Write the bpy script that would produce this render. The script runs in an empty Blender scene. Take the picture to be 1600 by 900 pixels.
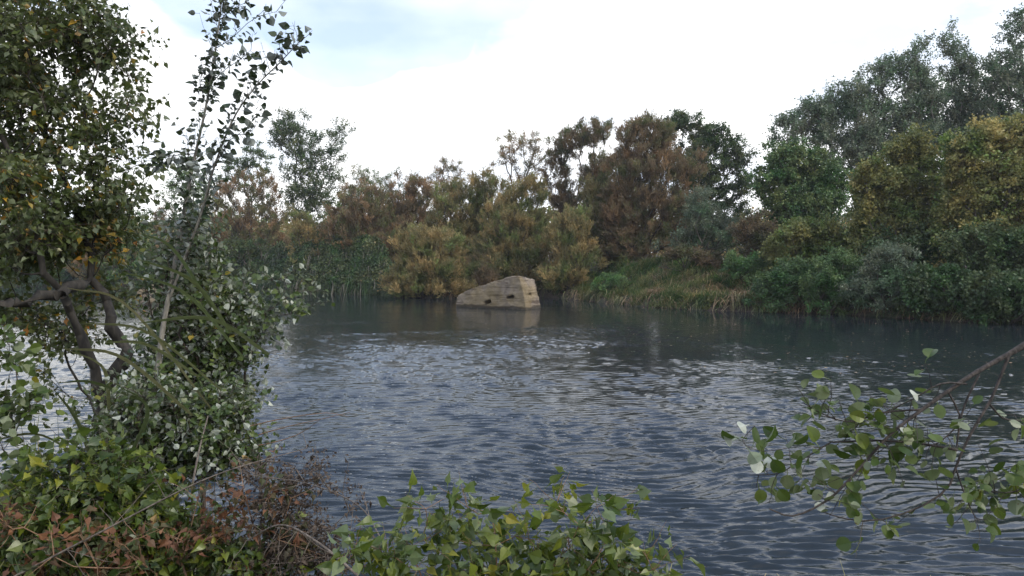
import bpy, math
import numpy as np
from mathutils import Vector, Matrix, noise as mnoise

# ------------------------------------------------------------------ camera, world, sun, exposure
S = bpy.context.scene
C = S.collection
F = 1143.0                      # focal length in photo pixels (photo 1600 x 900)
CAM_H = 3.5
PITCH = math.atan(42.0 / F)
cam = bpy.data.cameras.new('camera'); co = bpy.data.objects.new('camera', cam); C.objects.link(co)
cam.sensor_width = 36.0; cam.lens = 36.0 * F / 1600.0
cam.clip_start = 0.05; cam.clip_end = 3000
co.location = (0, 0, CAM_H); co.rotation_euler = (math.pi / 2 - PITCH, 0, 0)
S.camera = co

SUN_EL, SUN_AZ = math.radians(50), math.radians(122)     # azimuth clockwise from +Y: behind and right of the camera
sun = bpy.data.lights.new('sun', 'SUN'); so = bpy.data.objects.new('sun', sun); C.objects.link(so)
sun.energy = 1.5; sun.angle = math.radians(12); sun.color = (1.0, 0.93, 0.82)
sd = Vector((math.sin(SUN_AZ) * math.cos(SUN_EL), math.cos(SUN_AZ) * math.cos(SUN_EL), math.sin(SUN_EL)))
so.rotation_euler = sd.to_track_quat('Z', 'Y').to_euler()

W = bpy.data.worlds.new('World'); S.world = W; W.use_nodes = True
nt = W.node_tree; N = nt.nodes; L = nt.links; N.clear()
def nd(t, **kw):
    n = N.new(t)
    for k, v in kw.items(): setattr(n, k, v)
    return n
wout = nd('ShaderNodeOutputWorld'); bg1 = nd('ShaderNodeBackground'); bg2 = nd('ShaderNodeBackground'); mixs = nd('ShaderNodeMixShader')
sky = nd('ShaderNodeTexSky', sky_type='NISHITA', sun_disc=False, sun_elevation=SUN_EL, sun_rotation=SUN_AZ, air_density=1.0, dust_density=1.5)
L.new(sky.outputs[0], bg1.inputs[0]); bg1.inputs[1].default_value = 0.15
tc = nd('ShaderNodeTexCoord'); mp = nd('ShaderNodeMapping'); mp.inputs['Scale'].default_value = (1, 1, 2.6); mp.inputs['Location'].default_value = (0.35, 0.1, 0.2)
L.new(tc.outputs['Generated'], mp.inputs[0])
n1 = nd('ShaderNodeTexNoise'); n1.inputs['Scale'].default_value = 2.3; n1.inputs['Detail'].default_value = 7; n1.inputs['Roughness'].default_value = 0.55; n1.inputs['Distortion'].default_value = 0.3
L.new(mp.outputs[0], n1.inputs['Vector'])
sep = nd('ShaderNodeSeparateXYZ'); L.new(tc.outputs['Generated'], sep.inputs[0])
# the cloud sheet is closed near the horizon and opens into blue higher up
el = nd('ShaderNodeMapRange'); el.inputs[1].default_value = 0.38; el.inputs[2].default_value = 0.68; el.inputs[3].default_value = 0.62; el.inputs[4].default_value = -0.22
L.new(sep.outputs[2], el.inputs[0])
# one break in the clouds, up and a little left of the river's middle
def gap(vec, c0, c1, amt, prev):
    d = nd('ShaderNodeVectorMath', operation='DOT_PRODUCT'); L.new(tc.outputs['Generated'], d.inputs[0])
    v = Vector(vec).normalized(); d.inputs[1].default_value = v
    m = nd('ShaderNodeMapRange'); m.inputs[1].default_value = c0; m.inputs[2].default_value = c1; m.inputs[3].default_value = 0; m.inputs[4].default_value = amt
    L.new(d.outputs['Value'], m.inputs[0])
    s_ = nd('ShaderNodeMath', operation='SUBTRACT'); L.new(prev, s_.inputs[0]); L.new(m.outputs[0], s_.inputs[1])
    return s_.outputs[0]
cov = nd('ShaderNodeMath', operation='ADD'); L.new(n1.outputs[0], cov.inputs[0]); L.new(el.outputs[0], cov.inputs[1])
c = cov.outputs[0]
for v_, c0_, a_ in (((-.29, 1, .40), .982, .86), ((-.19, 1, .33), .991, .70), ((-.03, 1, .39), .986, .80), ((.66, 1, .37), .985, .55), ((-.62, 1, .42), .975, .62)): c = gap(v_, c0_, 1.0, a_, c)
rmp = nd('ShaderNodeMapRange', interpolation_type='SMOOTHSTEP'); rmp.inputs[1].default_value = 0.44; rmp.inputs[2].default_value = 0.66; rmp.inputs[3].default_value = 0.12
L.new(c, rmp.inputs[0])
n2 = nd('ShaderNodeTexNoise'); n2.inputs['Scale'].default_value = 3.6; n2.inputs['Detail'].default_value = 5
L.new(mp.outputs[0], n2.inputs['Vector'])
cr = nd('ShaderNodeValToRGB'); cr.color_ramp.elements[0].position = 0.33; cr.color_ramp.elements[0].color = (0.58, 0.65, 0.76, 1)
cr.color_ramp.elements[1].position = 0.55; cr.color_ramp.elements[1].color = (1.0, 1.0, 1.0, 1)
L.new(n2.outputs[0], cr.inputs[0]); ov = nd('ShaderNodeMapRange'); ov.inputs[1].default_value = 0.34; ov.inputs[2].default_value = 0.60; L.new(sep.outputs[2], ov.inputs[0])
cb = nd('ShaderNodeMix', data_type='RGBA', blend_type='MULTIPLY'); L.new(ov.outputs[0], cb.inputs[0]); L.new(cr.outputs[0], cb.inputs[6]); cb.inputs[7].default_value = (.68, .81, 1.16, 1)
L.new(cb.outputs[2], bg2.inputs[0]); bg2.inputs[1].default_value = 1.02
fl = nd('ShaderNodeMapRange'); fl.inputs[1].default_value = 0.50; fl.inputs[2].default_value = 0.80; fl.inputs[3].default_value = 0.46; fl.inputs[4].default_value = 0.44
L.new(sep.outputs[2], fl.inputs[0]); mxm = nd('ShaderNodeMath', operation='MAXIMUM'); L.new(rmp.outputs[0], mxm.inputs[0]); L.new(fl.outputs[0], mxm.inputs[1])
L.new(mxm.outputs[0], mixs.inputs[0]); L.new(bg1.outputs[0], mixs.inputs[1]); L.new(bg2.outputs[0], mixs.inputs[2]); L.new(mixs.outputs[0], wout.inputs[0])

S.view_settings.view_transform = 'Standard'; S.view_settings.look = 'None'; S.view_settings.exposure = 0.75; S.view_settings.gamma = 1.0
S.render.engine = 'CYCLES'
cy = S.cycles; cy.max_bounces = 6; cy.diffuse_bounces = 2; cy.glossy_bounces = 3; cy.transmission_bounces = 3; cy.transparent_max_bounces = 4; cy.sample_clamp_direct = 6; cy.sample_clamp_indirect = 4

# ------------------------------------------------------------------ helpers
_c, _s = math.cos(PITCH), math.sin(PITCH)
def P(px, py, d):
    """the point of the place that the photo shows at (px, py), d metres ahead of the camera"""
    y = _c * F + _s * (450 - py); z = -_s * F + _c * (450 - py); k = d / y
    return np.array([(px - 800) * k, d, CAM_H + z * k])
def PXM(px, d): return px / F * d
def nrm(v): return v / np.maximum(np.linalg.norm(v, axis=-1, keepdims=True), 1e-9)
def tagit(o, label=None, cat=None, group=None, kind=None):
    for k, v in (('label', label), ('category', cat), ('group', group), ('kind', kind)):
        if v: o[k] = v
    return o
def empty(name, loc, label, cat, group=None):
    o = bpy.data.objects.new(name, None); C.objects.link(o); o.location = loc; o.empty_display_size = 0.3
    return tagit(o, label, cat, group)
def mesh_obj(name, V, Fc, mat, parent=None, smooth=False, tint=None, origin=None):
    V = np.asarray(V, dtype=np.float32).reshape(-1, 3); Fc = np.asarray(Fc, dtype=np.int32)
    if parent is not None: V = V - np.array(parent.location, dtype=np.float32)
    elif origin is not None: V = V - np.asarray(origin, dtype=np.float32)
    M, k = Fc.shape
    me = bpy.data.meshes.new(name)
    me.vertices.add(len(V)); me.vertices.foreach_set('co', V.ravel())
    me.loops.add(M * k); me.loops.foreach_set('vertex_index', Fc.ravel())
    me.polygons.add(M); me.polygons.foreach_set('loop_start', np.arange(0, M * k, k, dtype=np.int32))
    me.polygons.foreach_set('use_smooth', np.full(M, bool(smooth)))
    if tint is not None:
        a = me.attributes.new('tint', 'FLOAT', 'FACE'); a.data.foreach_set('value', np.asarray(tint, dtype=np.float32))
    me.update(calc_edges=True); me.validate()
    me.materials.append(mat)
    o = bpy.data.objects.new(name, me); C.objects.link(o)
    if parent is not None: o.parent = parent
    elif origin is not None: o.location = origin
    return o
class Bag:
    """collects geometry with a constant number of corners per face"""
    def __init__(s): s.V = []; s.F = []; s.T = []; s.n = 0
    def add(s, V, Fc, T=None):
        V = np.asarray(V).reshape(-1, 3); Fc = np.asarray(Fc)
        s.V.append(V); s.F.append(Fc + s.n); s.n += len(V)
        s.T.append(np.zeros(len(Fc)) if T is None else np.asarray(T))
    def build(s, name, mat, parent=None, smooth=False, origin=None):
        return mesh_obj(name, np.concatenate(s.V), np.concatenate(s.F), mat, parent, smooth, np.concatenate(s.T), origin)

REF = np.array([0.31, 0.93, 0.17]); REF /= np.linalg.norm(REF)
def tubes(bag, paths, radii, sides=5):
    """paths (N,K,3), radii (N,K): N tapered tubes"""
    paths = np.asarray(paths, float); radii = np.asarray(radii, float)
    n, K, _ = paths.shape
    t = np.empty_like(paths); t[:, 1:-1] = paths[:, 2:] - paths[:, :-2]; t[:, 0] = paths[:, 1] - paths[:, 0]; t[:, -1] = paths[:, -1] - paths[:, -2]
    t = nrm(t); u = nrm(np.cross(t, REF)); v = np.cross(t, u)
    a = np.arange(sides) * 2 * math.pi / sides
    ring = paths[:, :, None, :] + radii[:, :, None, None] * (np.cos(a)[None, None, :, None] * u[:, :, None, :] + np.sin(a)[None, None, :, None] * v[:, :, None, :])
    i = np.arange(n)[:, None, None] * K * sides; k = np.arange(K - 1)[None, :, None] * sides; s = np.arange(sides)[None, None, :]; s2 = (s + 1) % sides
    f = np.stack([i + k + s, i + k + s2, i + k + sides + s2, i + k + sides + s], -1).reshape(-1, 4)
    bag.add(ring, f)

# leaf outlines: x along the blade, y across, z out of it
def T_kite():   return np.array([[0, 0, 0], [.45, -.5, .04], [1, 0, -.02], [.45, .5, .04]]), np.array([[0, 1, 2, 3]])
def T_sliver(): return np.array([[0, -.5, 0], [.5, -.5, .03], [1, 0, 0], [.5, .5, .03]]), np.array([[0, 1, 2, 3]])
def T_outline(xs, ws, fold=.12, droop=.10, petiole=.55, pw=.022):
    """a folded, drooping blade with a thin stalk; stalk starts at the twig (x = 0)"""
    V = [[0, -pw, .04], [0, pw, .04], [petiole * .5, -pw, .06], [petiole * .5, pw, .06]]
    Fc = [[0, 2, 3, 1]]
    m0 = len(V)
    for x, w in zip(xs, ws):
        z = -droop * x * x
        X = petiole + x
        V += [[X, -w, z + fold * w * 2], [X, 0, z], [X, w, z + fold * w * 2]]
    Fc.append([2, m0 + 0, m0 + 2, 3])
    for i in range(len(xs) - 1):
        a = m0 + 3 * i; b = a + 3
        Fc += [[a, b, b + 1, a + 1], [a + 1, b + 1, b + 2, a + 2]]
    return np.array(V, float), np.array(Fc)
def T_ovate():   return T_outline([0, .14, .42, .75, 1.0], [.03, .36, .43, .22, .004])
def T_delta():   return T_outline([0, .06, .19, .36, .56, .78, 1.0], [.11, .33, .42, .39, .26, .10, .004], fold=.10, droop=.18, petiole=.75)
def T_round():   return T_outline([0, .10, .30, .55, .80, .95, 1.0], [.05, .30, .47, .50, .36, .16, .02], fold=.07, droop=.10, petiole=.6)
def T_strap():   return T_outline([0, .12, .3, .5, .7, .87, 1.0], [.012, .022, .026, .023, .017, .009, .001], fold=.5, droop=.55, petiole=.0, pw=.012)
T_LEAF = dict(kite=T_kite(), sliver=T_sliver(), ovate=T_ovate(), delta=T_delta(), round=T_round(), strap=T_strap())
def leaves(bag, kind, pos, d, nr, size, aspect, tint, curl=None):
    tv, tf = T_LEAF[kind]
    X = nrm(d); Y = nrm(np.cross(nr, X)); Z = np.cross(X, Y)
    n = len(pos); size = np.broadcast_to(size, (n,)); aspect = np.broadcast_to(aspect, (n,))
    zz = np.ones(n) if curl is None else curl
    V = pos[:, None, :] + size[:, None, None] * (tv[None, :, 0, None] * X[:, None, :] + (aspect[:, None] * tv[None, :, 1])[:, :, None] * Y[:, None, :] + (zz[:, None] * tv[None, :, 2])[:, :, None] * Z[:, None, :])
    f = (np.arange(n)[:, None, None] * len(tv) + tf[None]).reshape(-1, 4)
    bag.add(V, f, np.repeat(tint, len(tf)))
def rdir(rng, n): return nrm(rng.normal(size=(n, 3)))

# ------------------------------------------------------------------ materials
def newmat(name):
    m = bpy.data.materials.new(name); m.use_nodes = True; m.node_tree.nodes.clear(); return m, m.node_tree.nodes, m.node_tree.links
def ramp(nodes, stops):
    r = nodes.new('ShaderNodeValToRGB'); e = r.color_ramp.elements
    while len(e) < len(stops): e.new(0.5)
    for i, (p, c) in enumerate(stops): e[i].position = p; e[i].color = (*c, 1)
    return r
def leaf_mat(name, stops, under=None, rough=.5, trans=.3, spec=.35):
    m, n, l = newmat(name)
    at = n.new('ShaderNodeAttribute'); at.attribute_name = 'tint'
    r = ramp(n, stops); l.new(at.outputs['Fac'], r.inputs[0]); col = r.outputs[0]
    if under:
        g = n.new('ShaderNodeNewGeometry'); mx = n.new('ShaderNodeMix'); mx.data_type = 'RGBA'
        l.new(g.outputs['Backfacing'], mx.inputs[0]); l.new(col, mx.inputs[6])
        m2 = n.new('ShaderNodeMix'); m2.data_type = 'RGBA'; m2.inputs[0].default_value = under[3]; l.new(col, m2.inputs[6]); m2.inputs[7].default_value = (*under[:3], 1)
        l.new(m2.outputs[2], mx.inputs[7]); col = mx.outputs[2]
    if not name.startswith('near'):      # the crown's own colour drifts from branch to branch
        tcf = n.new('ShaderNodeTexCoord'); zf = n.new('ShaderNodeTexNoise'); zf.inputs['Scale'].default_value = .55; zf.inputs['Detail'].default_value = 3; l.new(tcf.outputs['Object'], zf.inputs['Vector'])
        qf = ramp(n, [(.36, (.66, 1.0, .66)), (.5, (1, 1, 1)), (.64, (1.25, 1.08, .95))]); l.new(zf.outputs[0], qf.inputs[0])
        bf = n.new('ShaderNodeMix'); bf.data_type = 'RGBA'; bf.blend_type = 'MULTIPLY'; bf.inputs[0].default_value = 1; l.new(col, bf.inputs[6]); l.new(qf.outputs[0], bf.inputs[7]); col = bf.outputs[2]
    if name.startswith('near'):          # blotches and brown specks of age
        tcn = n.new('ShaderNodeTexCoord'); z1 = n.new('ShaderNodeTexNoise'); z1.inputs['Scale'].default_value = 38; z1.inputs['Detail'].default_value = 3; l.new(tcn.outputs['Object'], z1.inputs['Vector'])
        z2 = n.new('ShaderNodeTexNoise'); z2.inputs['Scale'].default_value = 170; l.new(tcn.outputs['Object'], z2.inputs['Vector'])
        q1 = ramp(n, [(.3, (.68, .70, .66)), (.65, (1.0, 1.0, 1.0))]); l.new(z1.outputs[0], q1.inputs[0])
        b1 = n.new('ShaderNodeMix'); b1.data_type = 'RGBA'; b1.blend_type = 'MULTIPLY'; b1.inputs[0].default_value = 1; l.new(col, b1.inputs[6]); l.new(q1.outputs[0], b1.inputs[7])
        q2 = ramp(n, [(.66, (0, 0, 0)), (.72, (1, 1, 1))]); l.new(z2.outputs[0], q2.inputs[0])
        b2 = n.new('ShaderNodeMix'); b2.data_type = 'RGBA'; l.new(q2.outputs[0], b2.inputs[0]); l.new(b1.outputs[2], b2.inputs[6]); b2.inputs[7].default_value = (.10, .06, .025, 1); col = b2.outputs[2]
    p = n.new('ShaderNodeBsdfPrincipled'); l.new(col, p.inputs['Base Color']); p.inputs['Roughness'].default_value = rough; p.inputs['Specular IOR Level'].default_value = spec
    t = n.new('ShaderNodeBsdfTranslucent'); l.new(r.outputs[0] if under else col, t.inputs[0])
    mx = n.new('ShaderNodeMixShader'); mx.inputs[0].default_value = trans
    o = n.new('ShaderNodeOutputMaterial'); l.new(p.outputs[0], mx.inputs[1]); l.new(t.outputs[0], mx.inputs[2]); l.new(mx.outputs[0], o.inputs[0])
    return m
def bark_mat(name, a, b, scale=14, rough=.9):
    m, n, l = newmat(name)
    t = n.new('ShaderNodeTexCoord'); mp = n.new('ShaderNodeMapping'); mp.inputs['Scale'].default_value = (1, 1, .35); l.new(t.outputs['Object'], mp.inputs[0])
    x = n.new('ShaderNodeTexNoise'); x.inputs['Scale'].default_value = scale; x.inputs['Detail'].default_value = 6; l.new(mp.outputs[0], x.inputs['Vector'])
    r = ramp(n, [(.35, a), (.65, b)]); l.new(x.outputs[0], r.inputs[0])
    p = n.new('ShaderNodeBsdfPrincipled'); l.new(r.outputs[0], p.inputs['Base Color']); p.inputs['Roughness'].default_value = rough
    bu = n.new('ShaderNodeBump'); bu.inputs['Strength'].default_value = .6; bu.inputs['Distance'].default_value = .02; l.new(x.outputs[0], bu.inputs['Height']); l.new(bu.outputs[0], p.inputs['Normal'])
    o = n.new('ShaderNodeOutputMaterial'); l.new(p.outputs[0], o.inputs[0]); return m

M = {}
# far trees
M['tam_rust']  = leaf_mat('tamarisk_rust',  [(0, (.115, .100, .060)), (.5, (.235, .180, .105)), (1, (.43, .30, .17))], rough=.75, spec=.15, trans=.42)
M['tam_olive'] = leaf_mat('tamarisk_olive', [(0, (.105, .118, .055)), (.5, (.225, .205, .095)), (1, (.46, .36, .17))], rough=.75, spec=.15, trans=.42)
M['green']     = leaf_mat('leaf_green',     [(0, (0.046, 0.085, 0.034)), (.6, (0.110, 0.183, 0.067)), (1, (0.244, 0.287, 0.104))], rough=.5)
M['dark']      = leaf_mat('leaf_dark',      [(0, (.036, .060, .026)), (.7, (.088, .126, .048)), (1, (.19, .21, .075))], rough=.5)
M['silver']    = leaf_mat('leaf_silver',    [(0, (.070, .105, .060)), (.6, (.135, .175, .105)), (1, (.28, .31, .20))], under=(.34, .37, .28, .5), rough=.5)
M['yellow']    = leaf_mat('leaf_yellow',    [(0, (.075, .105, .035)), (.4, (.175, .19, .060)), (.75, (.35, .32, .115)), (1, (.50, .39, .14))], rough=.5)
M['red']       = leaf_mat('leaf_red',       [(0, (.060, .055, .032)), (.6, (.13, .100, .058)), (1, (.22, .17, .08))], rough=.6)
M['grass']     = leaf_mat('leaf_grass',     [(0, (0.049, 0.076, 0.029)), (.55, (0.122, 0.177, 0.061)), (.8, (0.220, 0.213, 0.085)), (1, (0.439, 0.342, 0.183))], rough=.55)
M['reed']      = leaf_mat('leaf_reed',      [(0, (0.043, 0.085, 0.046)), (.6, (0.104, 0.177, 0.085)), (.85, (0.195, 0.226, 0.110)), (1, (0.415, 0.354, 0.207))], rough=.5)
M['creeper']   = leaf_mat('leaf_creeper', [(0, (.040, .058, .026)), (.5, (.085, .120, .050)), (.8, (.16, .19, .075)), (1, (.36, .30, .17))], rough=.55)
M['straw']     = leaf_mat('leaf_straw',     [(0, (0.159, 0.122, 0.079)), (1, (0.415, 0.305, 0.195))], rough=.7, spec=.15)
# near trees
M['near_poplar'] = leaf_mat('near_poplar_leaf', [(0, (.042, .068, .016)), (.55, (.092, .122, .026)), (.80, (.155, .170, .038)), (.90, (.24, .20, .03)), (.96, (.52, .30, .02)), (1, (.42, .16, .03))], under=(.26, .29, .18, .45), rough=.42, trans=.32, spec=.5)
M['near_white']  = leaf_mat('near_white_poplar_leaf', [(0, (.032, .058, .014)), (.6, (.075, .115, .026)), (.86, (.13, .165, .035)), (.95, (.32, .24, .04)), (1, (.50, .30, .03))], under=(.58, .61, .52, .75), rough=.42, trans=.25, spec=.5)
M['near_sapling'] = leaf_mat('near_sapling_leaf', [(0, (.030, .050, .022)), (.7, (.060, .085, .035)), (.93, (.10, .125, .04)), (1, (.42, .24, .04))], under=(.30, .32, .30, .7), rough=.5, trans=.18, spec=.3)  # white poplar leaf with darkened underside: backlit dimness put into the colour
M['near_green']  = leaf_mat('near_green_leaf', [(0, (.035, .068, .010)), (.5, (.10, .145, .018)), (.82, (.22, .25, .03)), (1, (.34, .30, .04))], under=(.17, .22, .11, .6), rough=.38, trans=.35, spec=.5)
M['near_round']  = leaf_mat('near_round_leaf', [(0, (.035, .070, .012)), (.7, (.090, .135, .022)), (.92, (.17, .20, .03)), (1, (.48, .36, .03))], under=(.36, .40, .27, .55), rough=.42, trans=.35, spec=.4)
M['near_rust']   = leaf_mat('near_rust_leaf', [(0, (.050, .035, .020)), (.35, (.055, .070, .020)), (.55, (.14, .060, .032)), (.85, (.23, .105, .05)), (1, (.32, .23, .08))], rough=.6, trans=.25)
M['near_dead']   = leaf_mat('near_dead_leaf', [(0, (.045, .032, .024)), (1, (.15, .11, .08))], rough=.8, trans=.1)
M['cane']        = leaf_mat('near_cane_leaf', [(0, (.10, .14, .05)), (.7, (.18, .20, .08)), (1, (.30, .26, .13))], rough=.45, trans=.25, spec=.4)
M['bark_far']  = bark_mat('bark_far', (.045, .035, .028), (.10, .085, .07), 4)
M['bark_pale'] = bark_mat('bark_pale', (.12, .105, .085), (.22, .20, .165), 4)
M['bark_near'] = bark_mat('bark_near', (.012, .010, .008), (.046, .040, .030), 22)
M['bark_grey'] = bark_mat('bark_grey', (.12, .11, .09), (.27, .25, .20), 40)
M['twig']      = bark_mat('twig_brown', (.028, .020, .015), (.085, .062, .045), 60)
M['bark_branch'] = bark_mat('bark_branch', (.018, .014, .011), (.060, .048, .038), 70)
M['twig_red']  = bark_mat('twig_red', (.15, .09, .055), (.26, .15, .08), 60)
M['twig_dead'] = bark_mat('twig_dead', (.06, .048, .038), (.17, .14, .11), 50)

# ------------------------------------------------------------------ the setting: ground, water
def WL(px, py):
    d = CAM_H * F / (py - 408.0); return ((px - 800) / F * d, d)
shore_px = [(-500, 445), (0, 447), (200, 450), (400, 455), (450, 458), (600, 461), (622, 465), (720, 466), (850, 464), (915, 470), (1000, 479), (1100, 485), (1200, 488), (1300, 490), (1400, 496), (1500, 502), (1600, 505)]
sh = [WL(*p) for p in shore_px]; sh = [(-900, 330)] + sh + [(45, 38), (120, 30), (900, -40)]
SX = np.array([p[0] for p in sh]); SY = np.array([p[1] for p in sh])
def shore_y(x): return np.interp(x, SX, SY)
def fbm(x, y, sc, seed=0, oct=3):
    """cheap smooth noise from summed sines"""
    r = np.random.default_rng(seed); out = np.zeros_like(np.asarray(x, float)); a = 1.0; tot = 0
    for o in range(oct):
        for k in range(5):
            th = r.uniform(0, math.pi * 2); ph = r.uniform(0, 7); f = (2 ** o) / sc * r.uniform(.7, 1.4)
            out = out + a * np.sin((x * math.cos(th) + y * math.sin(th)) * f * 2 * math.pi + ph)
        tot += a * 2.2; a *= .5
    return out / tot
def smooth(a, b, x):
    t = np.clip((x - a) / (b - a), 0, 1); return t * t * (3 - 2 * t)
def far_t(x, y):
    s = (shore_y(x + 1.0) - shore_y(x - 1.0)) / 2.0
    return (y - shore_y(x)) / np.sqrt(1 + s * s)
def near_shore(x): return 6.3 + 2.6 * smooth(-1.0, -5.0, x) + .3 * np.sin(x * 1.3) + 4 * smooth(6, 30, x) + 6 * smooth(-10, -40, x)
def gz(x, y):
    x = np.asarray(x, float); y = np.asarray(y, float)
    t = far_t(x, y) + .35 * fbm(x, y, 5, 3)
    slope = smooth(5, 9, x) * smooth(24, 18, x)
    rise = 4.0 + 5.0 * slope; H = 2.1 + 1.1 * slope
    zf = -1.4 + 1.4 * smooth(-3.5, 0, t) + .75 * smooth(0, .8, t) + (H - .75) * smooth(.5, rise, t) + .35 * fbm(x, y, 7, 5) * smooth(0, 4, t) + 1.2 * smooth(10, 60, t)
    u = near_shore(x) - y
    zn = -1.4 + 1.4 * smooth(-1.6, 0, u) + 1.9 * smooth(0, 4.0, u) + .10 * fbm(x, y, 1.6, 8) * smooth(0, 1, u)
    return np.maximum(zf, zn)
def axis(lo, hi, dense_lo, dense_hi, step, grow=1.16):
    a = list(np.arange(dense_lo, dense_hi + step, step)); s = step
    while a[-1] < hi: s *= grow; a.append(a[-1] + s)
    s = step
    while a[0] > lo: s *= grow; a.insert(0, a[0] - s)
    return np.array(a)
def grid_faces(nx, ny):
    i = np.arange(ny - 1)[:, None] * nx + np.arange(nx - 1)[None, :]
    return np.stack([i, i + 1, i + nx + 1, i + nx], -1).reshape(-1, 4)
gx = axis(-1500, 1500, -62, 46, .55); gy = axis(-1500, 1500, -4, 98, .5)
X, Y = np.meshgrid(gx, gy); Zg = gz(X, Y)
m, n, l = newmat('ground_soil')
t = n.new('ShaderNodeTexCoord'); a = n.new('ShaderNodeTexNoise'); a.inputs['Scale'].default_value = .5; a.inputs['Detail'].default_value = 8
b = n.new('ShaderNodeTexNoise'); b.inputs['Scale'].default_value = 9; b.inputs['Detail'].default_value = 6
l.new(t.outputs['Object'], a.inputs['Vector']); l.new(t.outputs['Object'], b.inputs['Vector'])
r1 = ramp(n, [(.35, (.045, .032, .022)), (.5, (.085, .062, .042)), (.62, (.045, .058, .022))]); l.new(a.outputs[0], r1.inputs[0])
r2 = ramp(n, [(.3, (.5, .5, .5)), (.7, (1, 1, 1))]); l.new(b.outputs[0], r2.inputs[0])
mx = n.new('ShaderNodeMix'); mx.data_type = 'RGBA'; mx.blend_type = 'MULTIPLY'; mx.inputs[0].default_value = 1; l.new(r1.outputs[0], mx.inputs[6]); l.new(r2.outputs[0], mx.inputs[7])
p = n.new('ShaderNodeBsdfPrincipled'); p.inputs['Roughness'].default_value = .95; l.new(mx.outputs[2], p.inputs['Base Color'])
bu = n.new('ShaderNodeBump'); bu.inputs['Strength'].default_value = .8; bu.inputs['Distance'].default_value = .12; l.new(b.outputs[0], bu.inputs['Height']); l.new(bu.outputs[0], p.inputs['Normal'])
o = n.new('ShaderNodeOutputMaterial'); l.new(p.outputs[0], o.inputs[0]); M['soil'] = m
g = mesh_obj('ground', np.stack([X, Y, Zg], -1), grid_faces(len(gx), len(gy)), M['soil'], smooth=True)
tagit(g, 'brown soil banks and bed on both sides of the river', kind='structure')

# water: a fine sheet of wind ripples, calmer in the lee of the far trees
ys = [3.0]
while ys[-1] < 130: ys.append(ys[-1] + .028 + .0034 * max(0, ys[-1] - 6))
ys = np.array(ys); yy = np.concatenate([[-60, -10, 0], ys, [150, 200, 300, 450]])
u = np.linspace(-1, 1, 820); uu = np.concatenate([[-14, -6, -3, -2, -1.4, -1.15], u, [1.15, 1.4, 2, 3, 6, 14]])
U, Yw = np.meshgrid(uu, yy); Xw = U * (2.5 + .76 * np.clip(Yw, 0, 150)) + 0 * Yw
rng = np.random.default_rng(11)
wx = .35 * fbm(Xw, Yw, 6.0, 21, 2); wy = .9 * fbm(Xw, Yw, 12.0, 22, 2) + .10 * fbm(Xw, Yw, 2.2, 23, 1)
Zw = np.zeros_like(Xw)
nc = 80
lam = np.exp(np.clip(rng.normal(math.log(.24), .32, nc), math.log(.12), math.log(.8))); th = rng.normal(0, .21, nc) + math.radians(95)
for lm, tt in zip(lam, th):
    k = 2 * math.pi / lm; s = .84 / math.sqrt(nc) * math.sqrt(2) * (.45 + .7 * math.exp(-((math.log(lm / .24)) ** 2) / .25))
    samp = np.clip(lm / (3.2 * (.028 + .0034 * np.clip(Yw - 6, 0, None))), 0, 1)      # drop waves the mesh is too coarse for
    ph = rng.uniform(0, 6.28)
    g_ = .55 + .45 * np.sin(Xw * rng.normal(0, .5) + Yw * rng.normal(0, .35) + rng.uniform(0, 6.28))
    Zw += s / k * smooth(.3, 1, samp) * g_ * (.5 * (1 + np.sin(k * ((Xw + wx) * math.cos(tt) + (Yw + wy) * math.sin(tt)) + ph)) ** 1.7 - .9)
lee = shore_y(Xw) - Yw
calm = smooth(6, 34, lee + 5 * fbm(Xw, Yw * 2.5, 14, 31, 2))
streak = smooth(.25, .55, fbm(Xw * .25, Yw * 1.4, 5, 33, 2)) * .5
gust = .62 + .38 * fbm(Xw * .6, Yw, 9, 35, 3)
amp = np.clip(.12 + .88 * calm + streak * (1 - calm), 0, 1) * gust
Zw *= amp
edge = (Yw > 145) | (Yw < 2.5) | (np.abs(U) > 1.1); Zw[edge] = 0
m, n, l = newmat('river_water')
t = n.new('ShaderNodeTexCoord'); mp = n.new('ShaderNodeMapping'); mp.inputs['Scale'].default_value = (.55, 1.5, 1); l.new(t.outputs['Object'], mp.inputs[0])
a = n.new('ShaderNodeTexNoise'); a.inputs['Scale'].default_value = 5.5; a.inputs['Detail'].default_value = 4; a.inputs['Distortion'].default_value = .4; l.new(mp.outputs[0], a.inputs['Vector'])
w2 = n.new('ShaderNodeAttribute'); w2.attribute_name = 'ripple'
mu = n.new('ShaderNodeMath'); mu.operation = 'MULTIPLY'; mu.inputs[1].default_value = .75; l.new(w2.outputs['Fac'], mu.inputs[0])
bu = n.new('ShaderNodeBump'); bu.inputs['Distance'].default_value = .03; l.new(a.outputs[0], bu.inputs['Height']); l.new(mu.outputs[0], bu.inputs['Strength'])
p = n.new('ShaderNodeBsdfPrincipled'); p.inputs['Base Color'].default_value = (.013, .019, .022, 1); p.inputs['Roughness'].default_value = .02; p.inputs['IOR'].default_value = 1.333
l.new(bu.outputs[0], p.inputs['Normal'])
o = n.new('ShaderNodeOutputMaterial'); l.new(p.outputs[0], o.inputs[0]); M['water'] = m
w = mesh_obj('river_water', np.stack([Xw, Yw, Zw], -1), grid_faces(len(uu), len(yy)), M['water'], smooth=True)
at = w.data.attributes.new('ripple', 'FLOAT', 'POINT'); at.data.foreach_set('value', amp.astype(np.float32).ravel())
tagit(w, 'dark blue rippled river water', kind='structure')

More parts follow.
